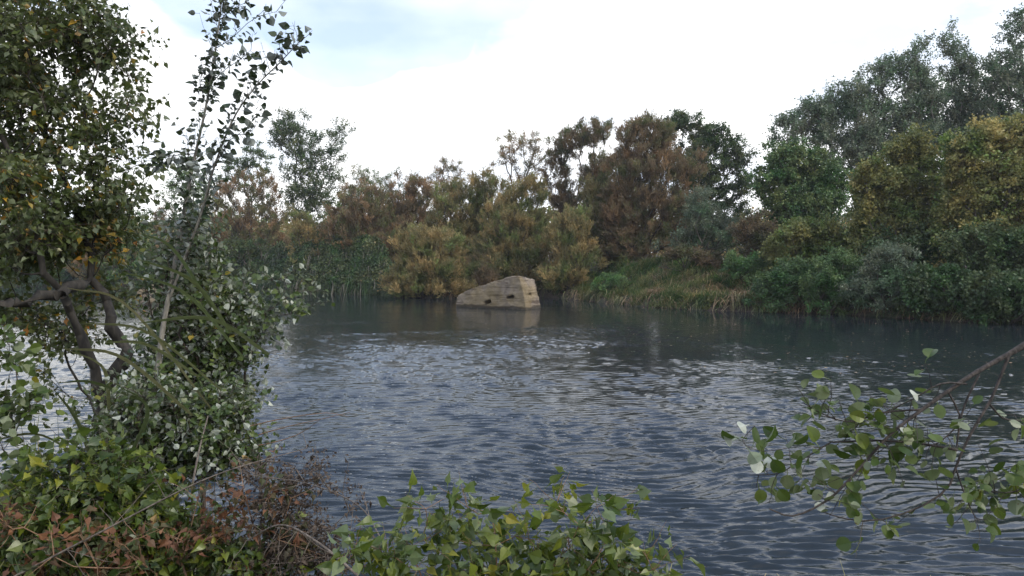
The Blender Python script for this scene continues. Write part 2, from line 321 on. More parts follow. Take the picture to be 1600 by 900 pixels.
# ------------------------------------------------------------------ concrete blocks
def concrete_mat():
    m, n, l = newmat('old_concrete')
    t = n.new('ShaderNodeTexCoord')
    def noise(sc, det, scale3=(1, 1, 1), dist=0):
        mp = n.new('ShaderNodeMapping'); mp.inputs['Scale'].default_value = scale3; l.new(t.outputs['Object'], mp.inputs[0])
        x = n.new('ShaderNodeTexNoise'); x.inputs['Scale'].default_value = sc; x.inputs['Detail'].default_value = det; x.inputs['Distortion'].default_value = dist; l.new(mp.outputs[0], x.inputs['Vector']); return x
    a = noise(1.3, 8, dist=.5); b = noise(1.0, 8, (.45, .45, 4.6), .6); c_ = noise(22, 5); e = noise(.55, 3)
    r = ramp(n, [(.3, (.135, .108, .080)), (.5, (.24, .195, .143)), (.7, (.33, .27, .20))]); l.new(a.outputs[0], r.inputs[0])
    rb = ramp(n, [(.38, (.30, .26, .24)), (.45, (.92, .92, .92)), (1, (1, 1, 1))]); l.new(b.outputs[0], rb.inputs[0])
    mx = n.new('ShaderNodeMix'); mx.data_type = 'RGBA'; mx.blend_type = 'MULTIPLY'; mx.inputs[0].default_value = .9; l.new(r.outputs[0], mx.inputs[6]); l.new(rb.outputs[0], mx.inputs[7])
    # ochre lichen
    rl = ramp(n, [(.47, (0, 0, 0)), (.6, (1, 1, 1))]); l.new(e.outputs[0], rl.inputs[0])
    m2 = n.new('ShaderNodeMix'); m2.data_type = 'RGBA'; m2.inputs[7].default_value = (.24, .180, .075, 1); l.new(mx.outputs[2], m2.inputs[6])
    k = n.new('ShaderNodeMath'); k.operation = 'MULTIPLY'; k.inputs[1].default_value = .5; l.new(rl.outputs[0], k.inputs[0]); l.new(k.outputs[0], m2.inputs[0])
    # dark algae line where the river wets it
    sp = n.new('ShaderNodeSeparateXYZ'); l.new(t.outputs['Object'], sp.inputs[0])
    ad = n.new('ShaderNodeMath'); ad.operation = 'ADD'; l.new(sp.outputs[2], ad.inputs[0])
    k2 = n.new('ShaderNodeMath'); k2.operation = 'MULTIPLY'; k2.inputs[1].default_value = -.5; l.new(a.outputs[0], k2.inputs[0]); l.new(k2.outputs[0], ad.inputs[1])
    rw = ramp(n, [(.0, (.22, .22, .20)), (.10, (.40, .38, .34)), (.16, (1, 1, 1))]); 
    of = n.new('ShaderNodeMath'); of.operation = 'ADD'; of.inputs[1].default_value = .17; l.new(ad.outputs[0], of.inputs[0]); l.new(of.outputs[0], rw.inputs[0])
    m3 = n.new('ShaderNodeMix'); m3.data_type = 'RGBA'; m3.blend_type = 'MULTIPLY'; m3.inputs[0].default_value = 1; l.new(m2.outputs[2], m3.inputs[6]); l.new(rw.outputs[0], m3.inputs[7])
    p = n.new('ShaderNodeBsdfPrincipled'); p.inputs['Roughness'].default_value = .92; l.new(m3.outputs[2], p.inputs['Base Color'])
    s = n.new('ShaderNodeMath'); s.operation = 'ADD'; l.new(c_.outputs[0], s.inputs[0]); l.new(b.outputs[0], s.inputs[1])
    bu = n.new('ShaderNodeBump'); bu.inputs['Strength'].default_value = .9; bu.inputs['Distance'].default_value = .07; l.new(s.outputs[0], bu.inputs['Height']); l.new(bu.outputs[0], p.inputs['Normal'])
    o = n.new('ShaderNodeOutputMaterial'); l.new(p.outputs[0], o.inputs[0]); return m
M['concrete'] = concrete_mat()
def dark_mat():
    m, n, l = newmat('slot_shade'); p = n.new('ShaderNodeBsdfPrincipled'); p.inputs['Base Color'].default_value = (.03, .027, .022, 1); p.inputs['Roughness'].default_value = 1
    o = n.new('ShaderNodeOutputMaterial'); l.new(p.outputs[0], o.inputs[0]); return m
import bmesh
def solid_block(name, A, B, depth, prof, cuts, mat, label, group=None, round_cuts=(), rough=.055, seed=1):
    """a slab of concrete: the profile prof (u along A->B in 0..1, z up) pushed back by depth, openings cut through its face"""
    A = np.array(A, float); B = np.array(B, float); ud = B - A; Lg = np.linalg.norm(ud); ud /= Lg; wd = np.array([-ud[1], ud[0]])
    if wd[1] < 0: wd = -wd
    org = Vector((A[0], A[1], 0))
    bm = bmesh.new()
    def pt(u, z, w, taper=0):
        q = ud * (u * Lg) + wd * w; return Vector((q[0], q[1], z))
    f0 = [bm.verts.new(pt(u, z, 0)) for u, z in prof]; f1 = [bm.verts.new(pt(u * .97 + .015, z - (.28 if z > .6 else 0), depth)) for u, z in prof]
    bm.faces.new(f0); bm.faces.new(list(reversed(f1)))
    for i in range(len(prof)): j = (i + 1) % len(prof); bm.faces.new([f0[j], f0[i], f1[i], f1[j]])
    bmesh.ops.recalc_face_normals(bm, faces=bm.faces[:])
    me = bpy.data.meshes.new(name); bm.to_mesh(me); bm.free(); me.materials.append(mat)
    ob = bpy.data.objects.new(name, me); C.objects.link(ob); ob.location = org
    cutters = []
    for (u, z, hw, hh, rot) in cuts:
        b2 = bmesh.new(); bmesh.ops.create_cube(b2, size=1)
        ux = Vector((ud[0], ud[1], 0)); uz = Vector((0, 0, 1)); uw = Vector((wd[0], wd[1], 0)); c_ = pt(u, z, 0)
        cr_, sr_ = math.cos(rot), math.sin(rot)
        for v in b2.verts:
            a, b, cc = v.co.x * 2 * hw, v.co.y * 1.6, v.co.z * 2 * hh
            v.co = c_ + ux * (a * cr_ - cc * sr_) + uz * (a * sr_ + cc * cr_) + uw * b
        mc = bpy.data.meshes.new('cut'); b2.to_mesh(mc); b2.free(); cutters.append(mc)
    for (w_, z, r_) in round_cuts:
        b2 = bmesh.new(); bmesh.ops.create_icosphere(b2, subdivisions=2, radius=1)
        c_ = pt(.965, z, w_)
        for v in b2.verts: v.co = c_ + Vector((v.co.x * r_ * (1 + .3 * v.co.z), v.co.y * r_, v.co.z * r_ * .8))
        mc = bpy.data.meshes.new('cut'); b2.to_mesh(mc); b2.free(); cutters.append(mc)
    tmp = []
    for mc in cutters:
        o2 = bpy.data.objects.new('cut', mc); C.objects.link(o2); o2.location = org; tmp.append(o2)
        md = ob.modifiers.new('b', 'BOOLEAN'); md.object = o2; md.operation = 'DIFFERENCE'; md.solver = 'EXACT'
    rm = ob.modifiers.new('r', 'REMESH'); rm.mode = 'VOXEL'; rm.voxel_size = .055
    bpy.context.view_layer.update(); dg = bpy.context.evaluated_depsgraph_get()
    nm = bpy.data.meshes.new_from_object(ob.evaluated_get(dg)); ob.modifiers.clear()
    for o2 in tmp: bpy.data.objects.remove(o2)
    k = len(nm.vertices); V = np.empty(k * 3, np.float32); nm.vertices.foreach_get('co', V); V = V.reshape(-1, 3)
    Nn = np.empty(k * 3, np.float32); nm.vertices.foreach_get('normal', Nn); Nn = Nn.reshape(-1, 3)
    D = np.array([mnoise.fractal(Vector(v * 1.5) + Vector((seed, 0, 0)), .8, 2.1, 5) + .5 * mnoise.noise(Vector((v[0] * .6, v[1] * .6, v[2] * 7))) for v in V])
    V = V + Nn * (D[:, None] * rough)
    nm.vertices.foreach_set('co', V.astype(np.float32).ravel()); nm.polygons.foreach_set('use_smooth', np.full(len(nm.polygons), True)); nm.update()
    nm.materials.clear(); nm.materials.append(mat); ob.data = nm; nm.name = name
    tagit(ob, label, 'concrete block', group)
    return ob
def zat(py, d): return P(800, py, d)[2]
A_ = P(714, 470, 56.0); B_ = P(822, 470, 52.6)
prof = [(0.0, -1.2), (1.03, -1.2), (1.0, -.05), (.995, .9), (.965, 1.6), (.93, zat(437, 52.9)), (.905, zat(431, 53)), (.87, zat(430.6, 53)), (.80, zat(432.2, 53.3)), (.70, zat(434.8, 53.6)), (.58, zat(438.5, 54)), (.46, zat(442.5, 54.5)), (.34, zat(446.5, 55)), (.22, zat(451, 55.3)), (.12, zat(455, 55.6)), (.05, zat(458.5, 55.8)), (.01, zat(463, 55.9)), (-.02, .35)]
prof = [(0.0, -1.2), (1.06, -1.2), (1.0, 0.0), (.975, 1.0), (.935, 1.9), (.905, zat(432.5, 52.9)), (.885, zat(430.5, 53))] + prof[8:]
block = solid_block('concrete_block', A_[:2], B_[:2], 2.25, prof, [(.455, .44, .34, .12, .30), (.775, .86, .36, .12, .24)], M['concrete'], 'tan wedge shaped concrete block leaning in the river with two dark slots', round_cuts=[(1.0, 1.0, .22)])
A2 = P(212, 470, 58.5); B2 = P(352, 470, 57)
prof2 = [(0, -1.2), (1, -1.2), (1, .55), (.93, 1.25), (.80, 1.62), (.62, 1.55), (.40, 1.75), (.18, 1.62), (.04, 1.30), (0, .8)]
solid_block('concrete_block', A2[:2], B2[:2], 2.6, prof2, [(.30, .45, .5, .16, .05), (.72, .7, .45, .12, -.04)], M['concrete'], 'low grey concrete block in the water behind the leafy bushes on the left', seed=7)

# ------------------------------------------------------------------ growing trees
def grow(trunks, A, rng, step, up=.12, bias=.5, jit=.06):
    """trunks: list of (K,3) polylines; A: branch-tip targets. Returns nodes, parents, index of each tip"""
    cap = len(A) * 14 + sum(len(t) for t in trunks) + 10
    Pn = np.zeros((cap, 3)); par = np.full(cap, -1, int); pl = np.zeros(cap); n = 0
    for t in trunks:
        first = True
        for q in t:
            if first:
                if n:      # start on an existing node if close to one
                    j = int(np.argmin(np.linalg.norm(Pn[:n] - q, axis=1)))
                    if np.linalg.norm(Pn[j] - q) < .3: last = j; first = False; continue
                Pn[n] = q; par[n] = -1; last = n; n += 1; first = False; continue
            Pn[n] = q; par[n] = last; pl[n] = pl[last] + np.linalg.norm(q - Pn[last]); last = n; n += 1
    base = trunks[0][0]
    order = np.argsort(np.linalg.norm(A - base, axis=1)); tip = np.zeros(len(A), int)
    for ai in order:
        a = A[ai]; dv = a - Pn[:n]; ds = np.linalg.norm(dv, axis=1)
        cost = ds + bias * pl[:n] + .6 * np.maximum(0, Pn[:n, 2] - a[2]) + (par[:n] < 0) * 1.0
        j = int(np.argmin(cost)); dist = ds[j]; k = int(min(10, max(1, round(dist / step)))); s = Pn[j].copy(); last = j
        for i in range(1, k + 1):
            t = i / k; q = s + (a - s) * t; q[2] -= up * dist * math.sin(math.pi * t)
            if i < k: q += rng.normal(0, jit * dist / math.sqrt(k), 3)
            if n >= cap: break
            Pn[n] = q; par[n] = last; pl[n] = pl[last] + dist / k; last = n; n += 1
        tip[ai] = last
    return Pn[:n], par[:n], tip
def radii(par, rt, p=2.4, cap=None):
    n = len(par); r = np.zeros(n); ch = np.zeros(n)
    for i in range(n - 1, -1, -1):
        if ch[i] == 0: r[i] = rt
        else: r[i] = ch[i] ** (1 / p)
        if cap: r[i] = min(r[i], cap)
        if par[i] >= 0: ch[par[i]] += r[i] ** p
    return r
def skeleton_tubes(bag, Pn, par, r, sides=5, minr=0):
    n = len(Pn); idx = np.where(par >= 0)[0]
    idx = idx[r[idx] >= minr]
    pp = par[idx]; d1 = nrm(Pn[idx] - Pn[pp])
    gp = par[pp]; d0 = np.where((gp >= 0)[:, None], nrm(Pn[pp] - Pn[np.maximum(gp, 0)] + 1e-9), d1)
    cont = r[idx] > .72 * r[pp]
    d0 = np.where(cont[:, None], d0, d1); r0 = np.where(cont, r[pp], r[idx] * 1.15)
    def ring(p_, d_, r_):
        u_ = nrm(np.cross(d_, REF)); v_ = np.cross(d_, u_); a = np.arange(sides) * 2 * math.pi / sides
        return p_[:, None] + r_[:, None, None] * (np.cos(a)[None, :, None] * u_[:, None] + np.sin(a)[None, :, None] * v_[:, None])
    V = np.stack([ring(Pn[pp], d0, r0), ring(Pn[idx], d1, r[idx])], 1)
    i = np.arange(len(idx))[:, None] * 2 * sides; s = np.arange(sides)[None]; s2 = (s + 1) % sides
    bag.add(V, np.stack([i + s, i + s2, i + sides + s2, i + sides + s], -1).reshape(-1, 4))

def lobe_points(lobes, d, n, rng, power=.42, depth=.9):
    Ls = []
    for lb in lobes:
        cx, cy_, rx, ry = lb[:4]; dd = lb[4] if len(lb) > 4 else 0
        c_ = P(cx, cy_, d + dd); R = np.array([PXM(rx, d), PXM(rx, d) * depth, PXM(ry, d)]); Ls.append((c_, R))
    wts = np.array([R[0] * R[1] * R[2] for _, R in Ls]) ** .75; wts /= wts.sum()
    k = rng.choice(len(Ls), n, p=wts); dr = rdir(rng, n); rad = rng.random(n) ** power
    out = np.array([Ls[i][0] for i in k]) + dr * rad[:, None] * np.array([Ls[i][1] for i in k])
    return out
# kind: targets, twigs per tip, leaves per twig, twig length, leaf size, aspect, template, material, up bias, stiffness
KIND = {
 'tamarisk': dict(m=11, q=17, tl=1.25, ls=.30, asp=.20, tp='sliver', up=1.0, spread=.5, bark='bark_far'),
 'broad':    dict(m=10, q=14, tl=.95, ls=.185, asp=.75, tp='kite', up=.2, spread=.8, bark='bark_far'),
 'poplar':   dict(m=10, q=12, tl=1.25, ls=.17, asp=.8, tp='kite', up=.45, spread=.65, bark='bark_pale'),
 'fine':     dict(m=10, q=14, tl=.85, ls=.16, asp=.45, tp='kite', up=.3, spread=.7, bark='bark_far'),
}
def far_tree(kind, label, mat, px, d, lobes, n, seed, name='tree', cat='tree', group=None, tint=(0, 1), dens=1.0, stems=1, tr=.05, lean=0, tscale=1.0, skirt=None):
    rng = np.random.default_rng(seed); K = KIND[kind]
    x = (px - 800) / F * d; z0 = float(gz(x, d)); base = np.array([x, d, z0 - .15])
    root = empty(name, base, label, cat, group)
    A = lobe_points(lobes, d, n, rng)
    if skirt is None: skirt = .45 if kind == 'tamarisk' and dens > .8 else .25
    if skirt:
        B_ = A[A[:, 2] < np.percentile(A[:, 2], 45)]; B_ = B_[rng.choice(len(B_), max(4, int(n * skirt)))].copy()
        B_[:, 2] = z0 + (B_[:, 2] - z0) * rng.random(len(B_)) ** .8; B_[:, :2] += rng.normal(0, .5, (len(B_), 2)); A = np.vstack([A, B_])
    A = A[A[:, 2] > z0 + .25]
    ctr = A.mean(0); low = np.percentile(A[:, 2], 12); top = A[:, 2].max()
    trunks = []
    for s in range(stems):
        e = ctr.copy(); e[2] = low * .55 + ctr[2] * .45
        off = rng.normal(0, .25 * np.ptp(A[:, 0]) if stems > 1 else .1, 3); off[2] *= .2; e = e + off
        k = 7; t = np.linspace(0, 1, k)[:, None]; b0 = base + (np.r_[rng.normal(0, .25, 2), 0] if s else 0)
        pl_ = b0 + (e - b0) * t; pl_[1:, :2] += np.cumsum(rng.normal(0, .02 * (e[2] - z0), (k - 1, 2)), 0)
        trunks.append(pl_)
    Pn, par, tip = grow(trunks, A, rng, step=.8)
    r = radii(par, .014 * (1 + d / 120), 2.25, cap=tr * 6)
    bag = Bag(); skeleton_tubes(bag, Pn, par, r, 5)
    bag.build('trunk', M[K['bark']], root, smooth=True)
    # twigs and leaves
    T = Pn[tip]; Pd = nrm(Pn[tip] - Pn[np.maximum(par[tip], 0)] + 1e-6); out = nrm(T - (ctr * [1, 1, 0] + np.array([0, 0, low])))
    m_, q_ = K['m'], max(2, int(round(K['q'] * dens)))
    nt_ = len(T) * m_
    td = nrm(np.repeat(Pd * .35 + out * .5 + np.array([0, 0, K['up']]), m_, 0) + rdir(rng, nt_) * K['spread'] * 1.3)
    tl = K['tl'] * tscale * rng.uniform(.45, 1.2, nt_)
    st = np.repeat(T, m_, 0) - td * (tl * .25)[:, None] + rng.normal(0, .16 * K['tl'] * tscale, (nt_, 3))
    t = rng.random((nt_, q_)) ** .8
    pos = st[:, None] + td[:, None] * (t * tl[:, None])[..., None]; pos[..., 2] -= (.16 * t * t * tl[:, None] * (1 if kind != 'tamarisk' else 1.6))
    pos = pos + rng.normal(0, .035 if kind == 'tamarisk' else .07, pos.shape)
    N_ = nt_ * q_; pos = pos.reshape(-1, 3)
    tdr = np.repeat(td, q_, 0)
    if kind == 'tamarisk': ld = nrm(tdr + rdir(rng, N_) * .75); nr = rdir(rng, N_)
    else: ld = nrm(tdr * .5 + rdir(rng, N_) + [0, 0, -.25]); nr = nrm(rdir(rng, N_) + [0, -.0, .8])
    ct = np.repeat(rng.random(len(T)), m_ * q_); hz = (pos[:, 2] - low) / max(.1, top - low)
    tn = np.clip(tint[0] + (tint[1] - tint[0]) * (.55 * ct + .45 * rng.random(N_)), 0, 1)
    keep = pos[:, 2] > np.maximum(gz(pos[:, 0], pos[:, 1]), 0) + .05
    pos, ld, nr, tn = pos[keep], ld[keep], nr[keep], tn[keep]
    bg_ = Bag(); leaves(bg_, K['tp'], pos, ld, nr, K['ls'] * rng.uniform(.65, 1.3, len(pos)), K['asp'], tn)
    bg_.build('crown', M[mat], root)
    return root

BG = 'trees on the far bank'
far_trees = [
 # kind, label, material, base px, depth, lobes, targets, options
 ('broad', 'dark green tree at the far left end, seen only through the left foliage', 'green', 60, 100, [(40, 380, 70, 55), (100, 400, 60, 45)], 90, {}),
 ('tamarisk', 'brown tamarisk glimpsed behind the left foreground foliage', 'tam_rust', 150, 98, [(150, 395, 55, 45), (120, 370, 30, 30)], 80, dict(name='tamarisk_tree')),
 ('broad', 'mid green tree showing just right of the left foreground poplar', 'green', 215, 96, [(215, 345, 32, 42), (195, 400, 45, 45), (240, 400, 30, 40)], 100, {}),
 ('tamarisk', 'small rusty tamarisk left of the tall sapling stems', 'tam_rust', 262, 97, [(262, 360, 30, 35), (270, 400, 35, 35)], 60, dict(name='tamarisk_tree')),
 ('poplar', 'bright green tree directly behind the double stemmed sapling', 'green', 300, 101, [(298, 270, 30, 32), (275, 295, 35, 30), (320, 310, 38, 45), (290, 350, 45, 45)], 150, dict(tint=(.2, 1))),
 ('broad', 'small dull green tree left of the tallest left hand tree', 'dark', 392, 106, [(395, 245, 34, 20), (380, 275, 40, 28), (400, 310, 30, 30)], 90, dict(tint=(.3, 1))),
 ('tamarisk', 'rust brown domed tamarisk below the tallest left hand tree', 'tam_rust', 390, 92, [(392, 300, 46, 36), (370, 350, 52, 42), (430, 350, 40, 40), (350, 320, 30, 30)], 170, dict(name='tamarisk_tree', stems=3)),
 ('poplar', 'tallest left hand tree, blue green with two upswept crowns against the sky', 'dark', 488, 96, [(455, 190, 32, 20), (440, 215, 28, 22), (470, 225, 40, 42), (530, 203, 21, 15), (520, 240, 28, 38), (480, 275, 46, 40), (515, 300, 34, 34), (480, 320, 40, 34)], 330, dict(tint=(.15, 1), tr=.07, name='poplar_tree')),
 ('broad', 'round green shrub at the foot of the tallest left hand tree', 'green', 540, 92, [(545, 325, 24, 24), (520, 345, 22, 20)], 50, dict(name='shrub', cat='shrub')),
 ('fine', 'small pale yellow green tree right of the tallest left hand tree', 'yellow', 572, 100, [(568, 272, 20, 17), (590, 285, 22, 16), (560, 300, 24, 22)], 80, dict(dens=.8, tint=(0, .7))),
 ('fine', 'tiny dark treetop poking up left of the middle', 'dark', 621, 104, [(620, 270, 13, 9), (612, 288, 18, 12), (630, 295, 20, 14)], 36, dict(dens=.6)),
 ('tamarisk', 'wide rusty tamarisk right behind the hanging reed bank', 'tam_rust', 560, 82, [(568, 326, 46, 38), (535, 355, 36, 32), (600, 365, 38, 34)], 200, dict(name='tamarisk_tree', stems=3)),
 ('tamarisk', 'highest rusty tamarisk left of the middle, above the others', 'tam_rust', 640, 86, [(645, 305, 48, 30), (610, 325, 46, 36), (670, 330, 44, 36), (640, 350, 50, 36)], 260, dict(name='tamarisk_tree', stems=3)),
 ('fine', 'thin half bare brown treetop standing above the middle tamarisks', 'tam_rust', 700, 92, [(702, 262, 27, 15), (685, 280, 20, 18), (712, 290, 22, 18)], 75, dict(dens=.7)),
 ('tamarisk', 'olive brown tamarisk with green tips left of the middle, behind the water edge one', 'tam_olive', 715, 78, [(715, 320, 42, 36), (740, 360, 42, 42), (700, 365, 40, 38), (750, 298, 36, 26), (775, 315, 30, 30)], 270, dict(name='tamarisk_tree', stems=3)),
 ('broad', 'bright green shrub wedged between the middle tamarisks', 'green', 752, 79, [(750, 345, 22, 26), (742, 320, 14, 14)], 40, dict(name='shrub', cat='shrub')),
 ('fine', 'slender open tree with visible forked limbs above the middle', 'tam_rust', 812, 84, [(812, 222, 36, 22), (790, 250, 24, 20), (838, 250, 26, 22), (820, 285, 24, 24)], 125, dict(dens=.75, tr=.06)),
 ('tamarisk', 'narrow grey brown tree right of the slender open tree', 'tam_rust', 878, 84, [(877, 235, 22, 32), (868, 285, 26, 34), (890, 320, 26, 34)], 130, dict(tint=(0, .6), name='tamarisk_tree')),
 ('tamarisk', 'tall brown tamarisk with dark open trunks right of the middle', 'tam_rust', 908, 82, [(925, 212, 34, 24), (900, 225, 20, 26), (935, 265, 30, 34), (950, 300, 34, 40)], 190, dict(tint=(0, .75), name='tamarisk_tree', tr=.08)),
 ('tamarisk', 'plume topped olive and orange tamarisk directly behind the concrete block', 'tam_olive', 800, 73, [(806, 318, 26, 30), (830, 300, 22, 22), (790, 350, 38, 36), (820, 380, 44, 44), (770, 410, 44, 40), (840, 350, 20, 40)], 330, dict(name='tamarisk_tree', stems=4, tint=(.1, 1))),
 ('tamarisk', 'light brown tamarisk leaning over the water left of the concrete block', 'tam_olive', 668, 69.8, [(650, 385, 34, 26), (690, 388, 36, 26), (665, 415, 48, 32), (635, 435, 30, 20), (700, 430, 38, 26)], 300, dict(name='tamarisk_tree', stems=5, tint=(.25, 1))),
 ('tamarisk', 'low grey brown tamarisk at the water behind the block', 'tam_rust', 745, 70.5, [(745, 430, 34, 28), (765, 445, 30, 16)], 110, dict(name='tamarisk_tree', stems=3, tint=(0, .6))),
 ('tamarisk', 'small orange topped tamarisk just right of the concrete block', 'tam_olive', 888, 69, [(900, 345, 24, 18), (885, 370, 32, 24), (898, 395, 34, 26), (880, 435, 36, 22)], 190, dict(name='tamarisk_tree', stems=3, tint=(.2, 1))),
 ('broad', 'very dark green tree breaking the skyline right of the big brown tamarisk', 'dark', 1100, 80, [(1065, 190, 32, 18), (1045, 205, 20, 18), (1110, 215, 38, 26), (1150, 240, 26, 28), (1090, 255, 50, 40), (1150, 290, 26, 44), (1110, 310, 46, 40)], 380, dict(tr=.08)),
 ('tamarisk', 'biggest brown tamarisk, a tall dome on the skyline', 'tam_rust', 1005, 71, [(1008, 200, 30, 18), (985, 225, 34, 30), (1030, 225, 30, 30), (1005, 265, 56, 40), (1070, 265, 34, 30), (985, 320, 46, 44), (1050, 325, 50, 40), (960, 350, 30, 30)], 480, dict(name='tamarisk_tree', stems=3, tint=(0, .8), tr=.08)),
 ('tamarisk', 'olive tamarisk with pale tips below the tall brown tamarisk trunks', 'tam_olive', 935, 73, [(935, 305, 26, 30), (945, 345, 34, 34), (965, 380, 34, 26)], 160, dict(name='tamarisk_tree', stems=2, tint=(0, .7))),
 ('fine', 'grey green willow shrub at the foot of the dark skyline tree', 'silver', 1095, 63, [(1092, 325, 26, 30), (1110, 355, 42, 30), (1075, 370, 26, 22)], 150, dict(name='willow_shrub', cat='shrub', stems=3, tint=(0, .6))),
 ('fine', 'reddish brown shrub between the willow and the round green tree', 'red', 1185, 57, [(1180, 360, 34, 28), (1200, 385, 36, 24)], 130, dict(name='shrub', cat='shrub', stems=4)),
 ('broad', 'yellow green shrub below the round green tree', 'yellow', 1262, 53.5, [(1262, 365, 46, 20), (1230, 385, 30, 20), (1295, 385, 34, 24)], 150, dict(name='shrub', cat='shrub', stems=3, tint=(.05, .65))),
 ('broad', 'round bright green tree right of the skyline dip', 'green', 1250, 61, [(1225, 245, 34, 26), (1215, 285, 34, 32), (1265, 265, 40, 34), (1300, 290, 40, 40), (1250, 320, 52, 34)], 360, dict(tr=.07)),
 ('poplar', 'silvery poplar lowest in the row climbing to the right', 'silver', 1270, 73, [(1235, 205, 30, 26), (1280, 180, 34, 30), (1310, 165, 26, 32), (1290, 225, 44, 36)], 230, dict(name='poplar_tree', group='silver poplars on the right skyline')),
 ('poplar', 'silvery poplar left of the two highest crowns', 'silver', 1360, 71, [(1350, 145, 30, 34), (1385, 120, 26, 34), (1365, 190, 42, 42), (1350, 240, 44, 42)], 290, dict(name='poplar_tree', group='silver poplars on the right skyline')),
 ('poplar', 'silvery poplar with the left one of the two highest pointed crowns', 'silver', 1435, 70, [(1440, 68, 16, 28), (1425, 110, 28, 36), (1440, 160, 38, 42), (1430, 220, 44, 50)], 290, dict(name='poplar_tree', group='silver poplars on the right skyline')),
 ('poplar', 'silvery poplar with the right one of the two highest pointed crowns', 'silver', 1495, 71, [(1483, 66, 17, 28), (1500, 105, 30, 36), (1510, 160, 40, 46), (1500, 220, 44, 50)], 290, dict(name='poplar_tree', group='silver poplars on the right skyline')),
 ('poplar', 'silvery poplar at the right edge of the picture', 'silver', 1585, 67, [(1592, 50, 24, 32), (1570, 115, 36, 40), (1610, 120, 36, 50), (1575, 180, 46, 46), (1640, 180, 50, 80)], 360, dict(name='poplar_tree', group='silver poplars on the right skyline', tint=(0, .6))),
 ('broad', 'olive and yellow tree left of the most golden one', 'yellow', 1400, 51, [(1425, 240, 40, 34), (1375, 285, 38, 36), (1440, 295, 50, 44), (1365, 335, 36, 36), (1420, 345, 54, 34)], 420, dict(tint=(.0, .75), stems=2, tr=.06)),
 ('broad', 'most golden tree of the far bank, wide crown at the right edge', 'yellow', 1555, 47.5, [(1520, 225, 44, 32), (1580, 215, 50, 34), (1545, 270, 60, 44), (1610, 290, 60, 60), (1520, 320, 50, 36), (1590, 350, 60, 36)], 520, dict(tint=(.05, .9), stems=2, tr=.07)),
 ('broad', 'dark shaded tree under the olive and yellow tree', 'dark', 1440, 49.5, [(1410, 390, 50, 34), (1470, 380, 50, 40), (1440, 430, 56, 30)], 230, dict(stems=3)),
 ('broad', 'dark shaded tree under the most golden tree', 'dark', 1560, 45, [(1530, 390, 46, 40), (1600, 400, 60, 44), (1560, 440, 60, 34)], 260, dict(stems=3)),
]
for i, (kind, label, mat, px, d, lobes, n_, kw) in enumerate(far_trees):
    far_tree(kind, label, mat, px, d, lobes, n_, 100 + i, **kw)

# a distant belt of woodland behind, read as one mass
rng = np.random.default_rng(400); nw = 150000
xs_ = rng.uniform(-1.05, 1.0, nw); dw = rng.uniform(112, 135, nw); xw = xs_ * dw
hw = 6.5 + 2.5 * fbm(xw, dw, 30, 51, 3) + 1.2 * fbm(xw, dw, 6, 52, 2); zb = gz(xw, dw)
pos = np.stack([xw, dw, zb + np.maximum(hw, 2) * rng.random(nw) ** .6], -1)
wb = Bag(); leaves(wb, 'kite', pos, rdir(rng, nw), rdir(rng, nw), rng.uniform(.35, .8, nw), .7, np.clip(.5 + .5 * fbm(xw, pos[:, 2] * 3, 9, 53, 2) + rng.normal(0, .15, nw), 0, 1))
tagit(wb.build('far_woods', M['tam_olive'], origin=(0, 120, 0)), 'distant belt of dull green woodland behind the bank trees', 'woodland', kind='stuff')
# lower shrubs along the far bank
shrubs = [
 ('fine', 'dark blue green shrub at the water, leftmost of the right bank row', 'green', 1215, 49.9, [(1215, 445, 36, 26), (1240, 425, 30, 22)], 120, dict(tint=(-.1, .6))),
 ('fine', 'mid green shrub at the water below the yellow green shrub', 'green', 1290, 48.4, [(1290, 440, 42, 28), (1310, 415, 36, 22)], 140, dict(tint=(.1, .8))),
 ('fine', 'dark shrub at the water with pale upright tips', 'silver', 1385, 46.2, [(1375, 445, 46, 30), (1390, 410, 40, 26)], 160, dict(tint=(0, .4))),
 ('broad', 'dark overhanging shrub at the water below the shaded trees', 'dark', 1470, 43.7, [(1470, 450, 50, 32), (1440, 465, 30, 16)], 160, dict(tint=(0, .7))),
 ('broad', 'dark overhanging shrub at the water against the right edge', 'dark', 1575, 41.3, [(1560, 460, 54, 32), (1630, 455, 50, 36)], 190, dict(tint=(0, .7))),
 ('fine', 'leafy green bush low on the grassy slope right of the block', 'green', 965, 63, [(955, 445, 30, 16), (985, 455, 24, 12)], 70, dict(tint=(.2, 1))),
 ('fine', 'green bush half way up the slope under the willow', 'green', 1165, 55, [(1160, 410, 30, 16), (1190, 425, 26, 16)], 70, dict(tint=(.1, .9))),
 ('fine', 'brownish bush on top of the grassy slope', 'red', 1075, 59, [(1070, 395, 34, 12), (1100, 405, 26, 12)], 60, dict(tint=(.2, 1))),
 ('tamarisk', 'pale olive shrub with bare twigs on top of the reed bank', 'tam_olive', 470, 82, [(465, 350, 26, 18), (485, 365, 26, 16)], 55, dict(tint=(.3, 1), dens=.7)),
 ('fine', 'dark green scrub behind the reeds left of the bare twigged shrub', 'dark', 410, 87, [(410, 385, 34, 16), (375, 390, 30, 20)], 60, {}),
]
for i, (kind, label, mat, px, d, lobes, n_, kw) in enumerate(shrubs):
    kw = dict(kw); kw.setdefault('name', 'shrub'); kw.setdefault('cat', 'shrub'); kw.setdefault('stems', 3); kw.setdefault('tscale', .7)
    far_tree(kind, label, mat, px, d, lobes, n_, 300 + i, **kw)

